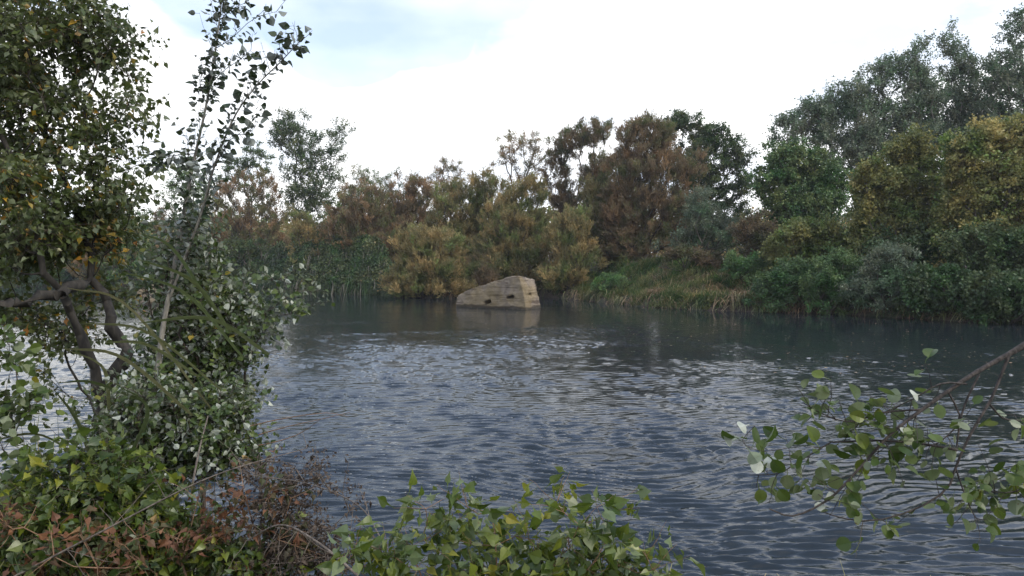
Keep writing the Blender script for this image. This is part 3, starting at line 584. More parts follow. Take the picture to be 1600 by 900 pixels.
# a dead trunk leaning out of the trees
rng = np.random.default_rng(5)
rt = P(500, 400, 88); dead = empty('dead_tree', (rt[0], rt[1], gz(rt[0], rt[1])), 'bare dead tree leaning right below the tallest left hand tree', 'dead tree')
bag = Bag()
main = np.array([[rt[0], rt[1], float(gz(rt[0], rt[1])) - .1], P(515, 370, 88), P(532, 330, 88), P(548, 305, 88), P(572, 268, 88)])
tubes(bag, main[None], np.array([[.16, .13, .09, .06, .02]]), 6)
for a_, b_, c_ in [((532, 330), (545, 322), (580, 300)), ((548, 305), (560, 300), (590, 292)), ((520, 358), (512, 335), (505, 318)), ((540, 318), (538, 300), (545, 280))]:
    tubes(bag, np.array([[P(*a_, 88), P(*b_, 87.6), P(*c_, 87.4)]]), np.array([[.06, .04, .012]]), 5)
bag.build('trunk', M['bark_pale'], dead, smooth=True)

# bare pale twigs on shrubs at the waterline
# ------------------------------------------------------------------ far ground cover
def strips(bag, base, d0, length, width, droop, tint, K=5, sag=None):
    """arching grass blades: base (n,3), d0 start direction, quads along a drooping curve"""
    n = len(base); t = np.linspace(0, 1, K)[None, :, None]
    Lg = np.broadcast_to(length, (n,))[:, None, None]; Dp = np.broadcast_to(droop, (n,))[:, None, None]
    pth = base[:, None] + d0[:, None] * Lg * t; pth[..., 2] -= (Dp * Lg * t * t)[..., 0]
    side = nrm(np.cross(d0, np.array([0.13, 0.2, 1.0])))
    wv = np.broadcast_to(width, (n,))[:, None, None] * (1 - t ** 1.6) * .5 + .0015
    V = np.stack([pth - side[:, None] * wv, pth + side[:, None] * wv], 2)
    i = np.arange(n)[:, None] * K * 2; k = np.arange(K - 1)[None] * 2
    f = np.stack([i + k, i + k + 1, i + k + 3, i + k + 2], -1).reshape(-1, 4)
    bag.add(V, f, np.repeat(tint, K - 1))
def bank_points(px0, px1, t0, t1, n, rng):
    x = rng.uniform((px0 - 800) / F, (px1 - 800) / F, n); t = rng.uniform(t0, t1, n)
    # find where the sight line column crosses the shoreline
    dd = np.full(n, 60.0)
    for _ in range(12): dd = .5 * dd + .5 * shore_y(x * dd)
    X_ = x * (dd + t); Y_ = dd + t; return X_, Y_
def stuff(name, label, px0, px1, t0, t1, n, seed, mat, L0=.9, w0=.045, toward=.3, droop=.5, up=1.0, tint=(0, 1), patch=3.0):
    rng = np.random.default_rng(seed); X_, Y_ = bank_points(px0, px1, t0, t1, n, rng)
    pn = fbm(X_, Y_, patch, seed, 2); keep = rng.random(n) < np.clip(.6 + .8 * pn, .08, 1); X_, Y_, pn = X_[keep], Y_[keep], pn[keep]; n = len(X_)
    base = np.stack([X_, Y_, np.maximum(gz(X_, Y_), .02) - .03], -1)
    d0 = nrm(rng.normal(size=(n, 3)) * [.6, .6, .3] + np.array([0, -toward, up]))
    pc = fbm(X_, Y_, 2.2, seed + 3, 2)
    tn = np.clip(tint[0] + (tint[1] - tint[0]) * (.5 + .35 * pc + .3 * rng.normal(size=n)), 0, 1)
    b_ = Bag(); strips(b_, base, d0, L0 * rng.uniform(.5, 1.4, n) * (1 + .5 * pn), w0, droop * rng.uniform(.5, 1.5, n), tn)
    return tagit(b_.build(name, M[mat], origin=(base[:, 0].mean(), base[:, 1].mean(), 0)), label, 'ground cover', kind='stuff')
stuff('reed_bed', 'green reeds hanging over the cut bank on the far left shore', 330, 618, .1, 2.0, 14000, 41, 'creeper', L0=1.0, w0=.05, toward=.8, droop=1.1, patch=9, up=.6)
def hedge(name, label, px0, px1, top_px, n, seed, mat, cat, depth0=.2):
    rng = np.random.default_rng(seed); X_, Y_ = bank_points(px0, px1, -.5, 4.5, n, rng); t = far_t(X_, Y_)
    px = 800 + F * X_ / Y_; zt = np.interp(px, *top_px); top = CAM_H + (408 - zt) / F * Y_; g0 = np.maximum(gz(X_, Y_), .1)
    dome = g0 + (top - g0) * np.clip(.25 + .75 * smooth(-.6, 3.6, t), 0, 1) * (1 + .22 * fbm(X_, Y_, 5, seed, 3))
    z = g0 + (dome - g0) * np.clip(1 - .35 * rng.random(n) ** 2, 0, 1); z = np.where(rng.random(n) < .35, g0 + (z - g0) * rng.random(n), z)
    base = np.stack([X_, Y_, z], -1); d0 = nrm(rng.normal(size=(n, 3)) * [1.0, .5, .5] + np.array([0, -.7, .2]))
    cl = fbm(X_ + z, z * 1.3, 2.0, seed + 1, 2); hi = np.clip((z - g0) / np.maximum(top - g0, .3), 0, 1)
    tn = np.clip(.30 + .22 * cl + .20 * rng.normal(size=n) + .30 * (hi > .85) * rng.random(n), 0, 1)
    ns = int(n * .3); b_ = Bag(); strips(b_, base[:ns], d0[:ns], 1.0 * rng.uniform(.4, 1.4, ns), .05, rng.uniform(.8, 2.0, ns), tn[:ns])
    lf = base + rng.normal(0, .15, (n, 3)) + [0, -.15, .05]; leaves(b_, 'kite', lf, rdir(rng, n) + [0, -.2, -.5], rdir(rng, n) + [0, -.3, .7], rng.uniform(.14, .30, n), .85, np.clip(tn * .9 + .1 * rng.normal(size=n), 0, 1))
    root = empty(name, (X_.mean(), Y_.mean(), 1.0), label, cat); b_.build('foliage', M[mat], root)
    nv = 90; k = rng.choice(n, nv); s0 = base[k]; s0[:, 2] = dome[k]; dn = np.linspace(0, 1, 6)[None, :, None]
    pv = s0[:, None] + np.array([0, -1.1, 0]) * dn + np.array([0, 0, -1]) * dn ** 2 * rng.uniform(.8, 2.6, nv)[:, None, None]; pv = bend(pv, rng, .25)
    bt = Bag(); tubes(bt, pv, np.full((nv, 6), .022), 3); bt.build('stems', M['bark_pale'], root)
def _late_hedges():
    hedge('creeper_hedge', 'dark green creeper covered hedge dropping to the water left of the middle', 395, 505, ([395, 420, 470, 510], [385, 378, 372, 376]), 30000, 61, 'creeper', 'hedge')
    hedge('creeper_hedge', 'green creeper covered hedge with paler crest, next to the water edge tamarisk', 500, 618, ([500, 540, 590, 620], [377, 380, 376, 384]), 32000, 62, 'creeper', 'hedge')
    hedge('creeper_hedge', 'low creeper hedge on the far shore beside the leafy sprigs of the left bush', 325, 402, ([325, 402], [382, 386]), 16000, 63, 'creeper', 'hedge')
stuff('bank_grass', 'mixed green and straw grass on the sloping right hand bank', 905, 1230, .1, 11, 52000, 42, 'grass', L0=.85, w0=.05, tint=(.1, .82), patch=4)
stuff('bank_grass', 'dark grass under the shrubs of the right shore', 1180, 1750, .0, 7, 42000, 43, 'grass', L0=.95, w0=.05, tint=(-.1, .55), patch=4)
stuff('bank_grass', 'rough brown grass under the middle tamarisks', 600, 930, .3, 9, 26000, 44, 'grass', L0=.8, w0=.05, tint=(0, .9), patch=4)
stuff('dry_stalks', 'fallen straw brown stalks in the middle of the right hand slope', 1010, 1175, 1.5, 7.0, 3800, 45, 'straw', L0=1.2, w0=.045, toward=.4, droop=.75, up=.7, patch=3.5)
stuff('reed_bed', 'dark reeds on the far left shore behind the foreground foliage', -150, 340, .3, 6, 36000, 46, 'reed', L0=1.8, w0=.07, toward=.4, droop=.7, tint=(0, .7), patch=9)
def trailing(seed, n):
    rng = np.random.default_rng(seed); X_, Y_ = bank_points(320, 1700, -.1, .9, n, rng); k = rng.random(n) < np.clip(.5 + fbm(X_, Y_, 4, seed, 2), .05, 1); X_, Y_ = X_[k], Y_[k]; n = len(X_)
    base = np.stack([X_, Y_, np.maximum(gz(X_, Y_), .05) + rng.uniform(.1, .7, n)], -1); d0 = nrm(rng.normal(size=(n, 3)) * [1.1, .4, .6] + [0, -.8, 0])
    b_ = Bag(); strips(b_, base, d0, rng.uniform(.4, 1.6, n), .05, rng.uniform(.3, 1.4, n), rng.random(n) ** 2)
    tagit(b_.build('dead_stems', M['straw'], origin=(0, 60, 0)), 'dead stems and roots trailing from the far bank into the water', 'dead stems', kind='stuff')
trailing(88, 5000)
# leaves floating on the calm strip
rng = np.random.default_rng(77); nfl = 900
dfl = rng.uniform(22, 60, nfl); xfl = rng.uniform(-.1, .72, nfl) * dfl; k = dfl < shore_y(xfl) - 1; xfl, dfl = xfl[k], dfl[k]; nfl = len(xfl)
b_ = Bag(); ang = rng.uniform(0, 6.28, nfl)
leaves(b_, 'kite', np.stack([xfl, dfl, np.full(nfl, .035)], -1), np.stack([np.cos(ang), np.sin(ang), 0 * ang], -1), nrm(np.stack([0 * ang + .01, rng.normal(0, .15, nfl), 1 + 0 * ang], -1)), rng.uniform(.06, .12, nfl), .8, rng.random(nfl))
tagit(b_.build('floating_leaves', M['straw'], origin=(10, 40, 0)), 'small pale fallen leaves drifting on the calm far water', 'leaf litter', kind='stuff')

# ------------------------------------------------------------------ near plants
def bend(paths, rng, amt):
    n, K, _ = paths.shape; L_ = np.linalg.norm(paths[:, -1] - paths[:, 0], axis=1)
    off = np.cumsum(rng.normal(0, 1, (n, K, 3)), 1); off -= off[:, :1]
    return paths + off * (amt * L_ / K)[:, None, None]
def twigs_from(pts, tang, rng, m, length, spread, up, K=5, fwd=.6, droop=.0):
    """m twigs at each point"""
    n = len(pts) * m; s = np.repeat(pts, m, 0); tg = np.repeat(tang, m, 0)
    d = nrm(tg * fwd + rdir(rng, n) * spread + np.array([0, 0, up])); Lg = length * rng.uniform(.45, 1.25, n)
    t = np.linspace(0, 1, K)[None, :, None]
    p_ = s[:, None] + d[:, None] * Lg[:, None, None] * t; p_[..., 2] -= droop * Lg[:, None] * t[..., 0] ** 2
    return bend(p_, rng, .12)
def along(paths, q, rng, t0=.15):
    """q points on each path with tangents"""
    n, K, _ = paths.shape; t = (t0 + (1 - t0) * (np.arange(q)[None] + rng.uniform(.1, .9, (n, q))) / q).clip(0, .999)
    f = t * (K - 1); i = f.astype(int); fr = (f - i)[..., None]; r_ = np.arange(n)[:, None]
    a = paths[r_, i]; b = paths[r_, i + 1]
    return (a + (b - a) * fr).reshape(-1, 3), nrm(b - a).reshape(-1, 3)
def leaf_on(bag, kind, paths, q, rng, size, asp, tint, side=1.0, fwd=.5, hang=.3, upn=.7, t0=.1, curl=1.0, szr=(.45, 1.25), pal=None):
    pos, tg = along(paths, q, rng, t0); n = len(pos)
    s = rdir(rng, n); s = nrm(s - tg * np.sum(s * tg, 1, keepdims=True))
    d = nrm(s * side + tg * fwd + np.array([0, 0, -hang])); nr = nrm(rdir(rng, n) + np.array([0, 0, upn]))
    tw = np.repeat(rng.random(len(paths)), q)
    tn = tint(.35 * tw + .65 * rng.random(n), pos, rng) if callable(tint) else np.clip(tint[0] + (tint[1] - tint[0]) * (.35 * tw + .65 * rng.random(n)), 0, 1)
    leaves(bag, kind, pos, d, nr, size * rng.uniform(szr[0], szr[1], n), asp * rng.uniform(.85, 1.1, n), tn, curl * rng.uniform(-.4, 3.2, n))
def catmull(pts, n):
    pts = np.asarray(pts, float); e = np.vstack([2 * pts[0] - pts[1], pts, 2 * pts[-1] - pts[-2]]); out = []
    seg = len(pts) - 1; T = np.linspace(0, seg - 1e-6, n)
    for t in T:
        i = int(t); u_ = t - i; a, b, c_, d = e[i], e[i + 1], e[i + 2], e[i + 3]
        out.append(.5 * ((2 * b) + (c_ - a) * u_ + (2 * a - 5 * b + 4 * c_ - d) * u_ ** 2 + (-a + 3 * b - 3 * c_ + d) * u_ ** 3))
    return np.array(out)
def stem(pts, n=16): return catmull([P(*q) for q in pts], n)

_late_hedges()
# --- the big poplar on the left
def left_poplar():
    rng = np.random.default_rng(201)
    b = P(168, 900, 6.6); z0 = float(gz(b[0], b[1])); base = np.array([b[0], b[1], z0 - .1])
    root = empty('poplar_tree', base, 'large yellowing poplar at the left edge with dark crooked limbs', 'tree')
    trunk = np.vstack([base, stem([(166, 800, 6.6), (166, 720, 6.55), (160, 640, 6.5), (178, 590, 6.5), (196, 550, 6.5), (170, 490, 6.45), (150, 440, 6.5), (120, 340, 6.7), (70, 220, 6.8), (40, 60, 6.9)], 26)])
    limb1 = stem([(160, 640, 6.5), (148, 580, 6.4), (118, 510, 6.3), (92, 465, 6.2), (60, 380, 6.1), (20, 250, 6.2), (-60, 120, 6.3)], 18)
    limb2 = stem([(140, 440, 6.4), (90, 458, 6.0), (40, 470, 5.8), (-20, 474, 5.6), (-120, 455, 5.5)], 14)
    for q_ in (trunk, limb1, limb2): q_[2:] += rng.normal(0, .022, (len(q_) - 2, 3))
    lobes = [(20, 60, 130, 90), (120, 55, 55, 55), (40, 200, 120, 110), (150, 220, 50, 80), (90, 330, 110, 80), (185, 300, 35, 50), (30, 400, 90, 35), (150, 370, 60, 45), (-120, 200, 140, 200, -.3), (-40, -80, 140, 90), (20, 330, 60, 80, -.7), (50, 480, 90, 32, .3), (170, 470, 50, 30, .4), (100, 520, 60, 40, .3), (120, 600, 50, 30, .4), (180, 120, 30, 60), (150, 60, 40, 40)]
    A = lobe_points(lobes, 6.6, 500, rng, power=.5, depth=1.0)
    A = np.vstack([A, [P(*q) for q in ((185, 25, 6.6), (180, 45, 6.5), (195, 70, 6.5), (170, 95, 6.6), (200, 165, 6.5), (205, 150, 6.4), (210, 205, 6.5), (222, 255, 6.3), (240, 262, 6.3), (215, 300, 6.4))]])
    Pn, par, tip = grow([trunk, limb1, limb2], A, rng, step=.12, bias=.45, jit=.05)
    r = radii(par, .0030, 2.5, cap=.085)
    # keep the drawn limbs as thick as they look
    r[:27] = np.maximum(r[:27], np.interp(np.arange(27), [0, 4, 10, 16, 26], [.12, .09, .065, .04, .02]))
    nl = 27; r[nl:nl + 17] = np.maximum(r[nl:nl + 17], np.linspace(.045, .015, 17)); r[nl + 17:nl + 30] = np.maximum(r[nl + 17:nl + 30], np.linspace(.045, .038, 13))
    kk = np.arange(len(r)); r = r * (1 + .10 * np.sin(kk * 1.9) + .08 * rng.normal(size=len(r)) * (r > .02))
    bag = Bag(); skeleton_tubes(bag, Pn, par, r, 10)
    bag.build('trunk', M['bark_near'], root, smooth=True)
    T = Pn[tip]; tg = nrm(T - Pn[par[tip]] + 1e-6)
    tw = twigs_from(T, tg, rng, 6, .34, .9, .12, droop=.15)
    bt = Bag(); tubes(bt, tw, np.linspace(.0028, .001, 5)[None] * np.ones((len(tw), 1)), 3); bt.build('twigs', M['twig'], root)
    lb = Bag()
    def tint(u_, pos, rng):
        # yellow sprays low on the left
        y = np.exp(-(((pos[:, 0] - P(20, 380, 6.2)[0]) / .9) ** 2 + ((pos[:, 2] - P(20, 385, 6.2)[2]) / .45) ** 2)) 
        pat = fbm(pos[:, 0] * 3 + pos[:, 1] * 2, pos[:, 2] * 3, 2.5, 9, 2)
        out = u_ * .80 + .10 * pat
        hit = rng.random(len(u_)) < .045 + .45 * y * (pat > .1)
        return np.clip(np.where(hit, rng.uniform(.88, 1, len(u_)), out), 0, 1)
    leaf_on(lb, 'delta', tw, 10, rng, .056, .95, tint, hang=.5, upn=.5, fwd=.4)
    lb.build('crown', M['near_poplar'], root)
left_poplar()

# --- white poplar sapling with two stems
def sapling():
    rng = np.random.default_rng(202)
    b = P(238, 700, 5.2); base = np.array([b[0], b[1], float(gz(b[0], b[1])) - .05])
    root = empty('poplar_sapling', base, 'slender white poplar sapling, two thin leafy stems against the sky', 'sapling')
    s1 = np.vstack([base, stem([(244, 620, 5.2), (252, 530, 5.2), (268, 440, 5.2), (284, 350, 5.25), (300, 265, 5.3), (320, 175, 5.3), (335, 90, 5.35), (345, 10, 5.4), (352, -70, 5.4)], 34)])
    s2 = stem([(262, 475, 5.2), (282, 420, 5.15), (312, 340, 5.1), (335, 260, 5.0), (365, 185, 4.95), (400, 135, 4.9), (440, 95, 4.85), (474, 58, 4.8)], 30)
    bag = Bag(); tubes(bag, s1[None], np.interp(np.arange(35), [0, 8, 20, 34], [.022, .017, .009, .003])[None], 7); tubes(bag, s2[None], np.linspace(.011, .0025, 30)[None], 6)
    bag.build('stem', M['bark_grey'], root, smooth=True)
    lb = Bag(); bt = Bag()
    def deco(s, i0, i1, step, ln, q, sz, m=2, up=.5, spread=.55):
        idx = np.arange(i0, i1, step); tg = nrm(s[np.minimum(idx + 1, len(s) - 1)] - s[idx - 1])
        tw = twigs_from(s[idx] + 0, tg, rng, m, ln, spread, up, fwd=.45, droop=-.1)
        tubes(bt, tw, np.linspace(.0024, .0009, 5)[None] * np.ones((len(tw), 1)), 3)
        leaf_on(lb, 'ovate', tw, q, rng, sz, 1.05, (0, .9), hang=.25, upn=.35, fwd=.5)
        leaf_on(lb, 'ovate', s[None, i0:i1], int((i1 - i0) * 2), rng, sz, 1.05, (0, .9), hang=.2, upn=.3, fwd=.4)
    deco(s1, 8, 20, 1, .26, 8, .045, m=4, up=.3, spread=.8)
    deco(s1, 20, 34, 1, .20, 6, .043, m=3)
    deco(s2, 4, 14, 1, .20, 6, .045, m=3)
    deco(s2, 14, 29, 1, .13, 4, .055, m=2)
    # the leafy side shoots at the top
    for pts in ([(338, 75, 5.35), (362, 60, 5.3), (395, 30, 5.3), (432, 18, 5.25)], [(330, 130, 5.3), (350, 110, 5.3), (372, 95, 5.2), (392, 78, 5.2)], [(345, 30, 5.4), (362, 15, 5.4), (388, 2, 5.4)], [(322, 160, 5.3), (312, 130, 5.3), (318, 108, 5.3)], [(305, 240, 5.3), (262, 245, 5.4), (240, 258, 5.4)], [(335, 262, 5.0), (362, 215, 4.95), (395, 205, 4.9), (402, 160, 4.9)]):
        q_ = stem(pts, 8); tubes(bt, q_[None], np.linspace(.0035, .0012, 8)[None], 4)
        leaf_on(lb, 'ovate', q_[None], 22, rng, .055, 1.05, (0, .8), hang=.3, upn=.35, fwd=.4, t0=.05)
        deco(q_, 1, 8, 2, .12, 4, .05, m=1)
    bt.build('twigs', M['twig'], root); lb.build('foliage', M['near_sapling'], root)
sapling()

# --- leafy bushes: crowns grown from the ground into given lobes
def bush(name, label, mat, px, d, lobes, n, seed, size, kind, q=8, m=4, tl=.24, tint=(0, 1), bark='twig', power=.5, extra=(), hang=.35, upn=.6, asp=1.0, rt=.0028, cat='bush', stems=4, depth=.8, spread=.9, up=.15, partname='foliage', droop=.1, step=.12, szr=(.6, 1.2), curl=1.0):
    rng = np.random.default_rng(seed); bp = P(px, 700, d); base = np.array([bp[0], bp[1], max(0.02, float(gz(bp[0], bp[1]))) - .06])
    root = empty(name, base, label, cat)
    A = lobe_points(lobes, d, n, rng, power=power, depth=depth)
    if len(extra): A = np.vstack([A, [P(*e) for e in extra]])
    A = A[A[:, 2] > base[2] + .1]; ctr = A.mean(0); trunks = []
    for s_ in range(stems):
        e = ctr + rng.normal(0, .3, 3) * A.std(0); e[2] = base[2] + (e[2] - base[2]) * .6; b0 = base + np.r_[rng.normal(0, .08, 2), 0]
        t = np.linspace(0, 1, 7)[:, None]; trunks.append(b0 + (e - b0) * t + np.r_[0, 0, 0])
    Pn, par, tip = grow(trunks, A, rng, step=step, bias=.45)
    r = radii(par, rt, 2.3, cap=.035); bag = Bag(); skeleton_tubes(bag, Pn, par, r, 5)
    bag.build('stems', M[bark], root, smooth=True)
    T = Pn[tip]; tg = nrm(T - Pn[np.maximum(par[tip], 0)] + 1e-6)
    tw = twigs_from(T, tg, rng, m, tl, spread, up, droop=droop)
    bt = Bag(); tubes(bt, tw, np.linspace(rt * .8, rt * .3, 5)[None] * np.ones((len(tw), 1)), 3); bt.build('twigs', M[bark], root)
    lb = Bag(); leaf_on(lb, kind, tw, q, rng, size, asp, tint, hang=hang, upn=upn, szr=szr, curl=curl); lb.build(partname, M[mat], root)
    return root
bush('white_poplar_bush', 'dense bush with white leaf undersides around the sapling foot', 'near_white', 300, 5.6,
     [(330, 470, 60, 40), (300, 520, 75, 55), (350, 560, 45, 45), (270, 590, 70, 50), (340, 620, 45, 35), (260, 440, 50, 40), (300, 390, 45, 55), (380, 500, 35, 25)], 245, 211, .047, 'ovate', tint=(0, .97), upn=.9, hang=.2,
     extra=((440, 470, 5.5), (455, 490, 5.5), (470, 488, 5.5), (465, 455, 5.5), (430, 440, 5.5), (410, 520, 5.5), (415, 490, 5.5), (395, 545, 5.5)))
bush('white_poplar_bush', 'pale leaved bush in front of the dark trunk, lower than the sapling', 'near_white', 250, 4.9,
     [(250, 640, 80, 45), (210, 690, 70, 45), (300, 690, 70, 45), (340, 650, 50, 40), (260, 740, 70, 35), (370, 700, 35, 35)], 230, 212, .043, 'ovate', tint=(0, .93), upn=.8, hang=.25)
bush('poplar_bush', 'bright green larger leaved bush in the bottom left corner', 'near_green', 90, 3.9,
     [(60, 800, 80, 45), (400, 880, 60, 40), (130, 830, 90, 60), (20, 860, 70, 60), (200, 800, 60, 50), (240, 860, 70, 50), (150, 740, 50, 35), (320, 870, 60, 40)], 230, 213, .062, 'delta', tint=(-.2, 1), q=6, m=4, tl=.24, szr=(.35, 1.15))
bush('poplar_bush', 'small green leafy shoots at the left edge above the water', 'near_round', 0, 4.0,
     [(5, 560, 35, 30), (20, 630, 30, 25), (0, 670, 30, 40), (50, 745, 35, 20)], 24, 214, .048, 'round', q=6, m=3, tl=.2, rt=.002)
bush('bramble', 'rust and red leaved bramble left of the dead twigs', 'near_rust', 330, 3.8,
     [(400, 760, 60, 35), (350, 810, 70, 45), (300, 850, 60, 40), (455, 775, 30, 25), (420, 860, 60, 35), (230, 880, 80, 30), (120, 870, 90, 30), (300, 760, 40, 30), (60, 850, 70, 40, -.3), (170, 840, 60, 40, -.3)], 62, 215, .040, 'delta', q=5, m=3, tl=.18, bark='twig_red', curl=2.0)
bush('dead_bush', 'tangle of dead grey brown twigs with shrivelled leaves', 'near_dead', 450, 3.9,
     [(440, 790, 45, 40), (470, 850, 60, 45), (420, 870, 60, 40), (520, 870, 45, 30), (400, 750, 30, 25)], 85, 216, .020, 'ovate', q=8, m=5, tl=.17, bark='twig_dead', curl=3.5, asp=.7,
     extra=((535, 770, 3.8), (500, 735, 3.8), (545, 800, 3.8), (490, 760, 3.8)))
bush('poplar_bush', 'green bush with drooping triangular leaves at the bottom middle', 'near_green', 720, 2.5,
     [(640, 868, 60, 45), (720, 855, 60, 42), (680, 825, 40, 22), (800, 872, 70, 36), (860, 842, 45, 30), (900, 885, 60, 25), (760, 905, 120, 36), (570, 880, 45, 30), (960, 885, 40, 18)], 56, 217, .048, 'delta', q=6, m=3, tl=.15, bark='twig_red', hang=.75, upn=.2, rt=.0016,
     extra=((870, 785, 2.4), (880, 800, 2.4), (730, 792, 2.4), (665, 795, 2.4), (950, 800, 2.4), (905, 820, 2.4), (950, 840, 2.4), (765, 797, 2.5), (1010, 870, 2.4), (1020, 890, 2.4)), step=.06)

# --- giant cane blades crossing the bush
def cane():
    rng = np.random.default_rng(220); b = P(300, 760, 4.3); base = np.array([b[0], b[1], float(gz(b[0], b[1])) - .05])
    root = empty('cane_plant', base, 'long arching strap leaves of cane crossing the left bushes', 'reed')
    bag = Bag(); lb = Bag()
    blades = [((330, 640), (200, 480), (105, 450)), ((345, 610), (230, 520), (130, 505)), ((300, 650), (190, 560), (100, 545)), ((380, 560), (290, 460), (190, 425)), ((170, 640), (160, 575), (100, 545)), ((250, 640), (150, 600), (95, 598)),
              ((420, 555), (330, 500), (215, 505)), ((310, 590), (230, 540), (165, 535)), ((150, 740), (120, 660), (85, 610)), ((360, 520), (300, 440), (215, 405)), ((130, 720), (60, 680), (-20, 690)), ((200, 720), (230, 640), (180, 600)), ((90, 770), (60, 710), (20, 690)), ((330, 480), (270, 390), (220, 365))]
    for a_, m_, e_ in blades:
        dd = rng.uniform(4.1, 4.7); s = stem([(*a_, dd + .15), (*m_, dd), (*e_, dd - .1)], 12)
        t = np.linspace(0, 1, 12); wd = .016 * np.sin(np.pi * np.clip(t * .75 + .22, 0, 1)) ** .8 * rng.uniform(.8, 1.25)
        tg = nrm(np.gradient(s, axis=0)); sd_ = nrm(np.cross(tg, np.array([.15, .75, .65]))); up_ = np.cross(sd_, tg)
        V = np.stack([s - sd_ * wd[:, None] + up_ * wd[:, None] * .35, s, s + sd_ * wd[:, None] + up_ * wd[:, None] * .35], 1).reshape(-1, 3)
        k = np.arange(11)[:, None] * 3; f = np.concatenate([np.hstack([k, k + 3, k + 4, k + 1]), np.hstack([k + 1, k + 4, k + 5, k + 2])])
        lb.add(V, f, np.full(len(f), rng.random()))
    for pts in ([(300, 760, 4.3), (312, 700, 4.45), (325, 650, 4.6)], [(170, 800, 4.3), (168, 760, 4.3), (160, 720, 4.3)]):
        q_ = np.vstack([base, stem(pts, 10)]); bag = Bag(); tubes(bag, q_[None], np.linspace(.008, .004, 11)[None], 6); bag.build('stem', M['twig_dead'], root, smooth=True)
    lb.build('blades', M['cane'], root, smooth=True)
cane()

# --- long bare bramble canes
def canes():
    rng = np.random.default_rng(230)
    sets = [([(15, 905, 3.4), (160, 830, 3.4), (330, 745, 3.5), (480, 700, 3.7)], .0055, 'long pale bramble cane arching up from the bottom left corner'),
            ([(560, 900, 3.4), (500, 850, 3.5), (440, 820, 3.6), (385, 845, 3.7)], .007, 'thick pale dead stem among the dead twigs'),
            ([(600, 850, 3.0), (560, 790, 3.3), (480, 755, 3.5), (400, 745, 3.6)], .0035, 'thin bent cane between the dead twigs and the green bush')]
    for pts, r_, lab in sets:
        s = stem(pts, 20); o_ = empty('bramble_cane', s[0], lab, 'cane', 'bramble canes'); bag = Bag(); tubes(bag, s[None], np.linspace(r_, r_ * .4, 20)[None], 6)
        tw = twigs_from(s[4:20:3], nrm(np.gradient(s, axis=0))[4:20:3], rng, 2, .22, .9, .1); tubes(bag, tw, np.linspace(.0018, .0007, 5)[None] * np.ones((len(tw), 1)), 6); bag.build('cane', M['twig_dead'], o_, smooth=True)
    o_ = None; bag = Bag(); root = empty('bare_twigs', P(380, 690, 4.9), 'bare reddish twigs reaching out over the water from the left bush', 'twigs')
    for pts in ([(370, 690, 4.9), (430, 672, 4.8), (485, 660, 4.7), (548, 646, 4.6)], [(375, 670, 4.9), (440, 655, 4.8), (505, 646, 4.7), (545, 652, 4.7)], [(380, 700, 4.9), (430, 690, 4.8), (470, 676, 4.8), (500, 655, 4.7)]):
        s = stem(pts, 14); bag = Bag(); tubes(bag, bend(s[None], rng, .02), np.linspace(.0042, .0012, 14)[None], 4); bag.build('twig', M['twig_red'], root)
canes()
def tuft(px, py, d, label, n, seed, ln):
    rng = np.random.default_rng(seed); c_ = P(px, py, d); g0 = float(gz(c_[0], c_[1])); root = empty('grass_tuft', (c_[0], c_[1], g0), label, 'grass')
    base = np.array([c_[0], c_[1], g0]) + rng.normal(0, .07, (n, 3)) * [1, 1, .1]; d0 = nrm(rng.normal(size=(n, 3)) * [.35, .35, .1] + [0, 0, 1])
    b_ = Bag(); strips(b_, base, d0, (c_[2] - g0 + ln) * rng.uniform(.7, 1.15, n), .013, rng.uniform(.1, .5, n), rng.random(n), K=9); b_.build('blades', M['cane'], root)
tuft(95, 700, 4.6, 'tall thin grass blades at the left edge in front of the bright water', 26, 261, .35)
tuft(30, 730, 4.2, 'thin bent grass blades in the bottom left corner', 20, 262, .35)
tuft(235, 800, 3.9, 'grass blades rising between the green corner bush and the rusty bramble', 18, 263, .3)

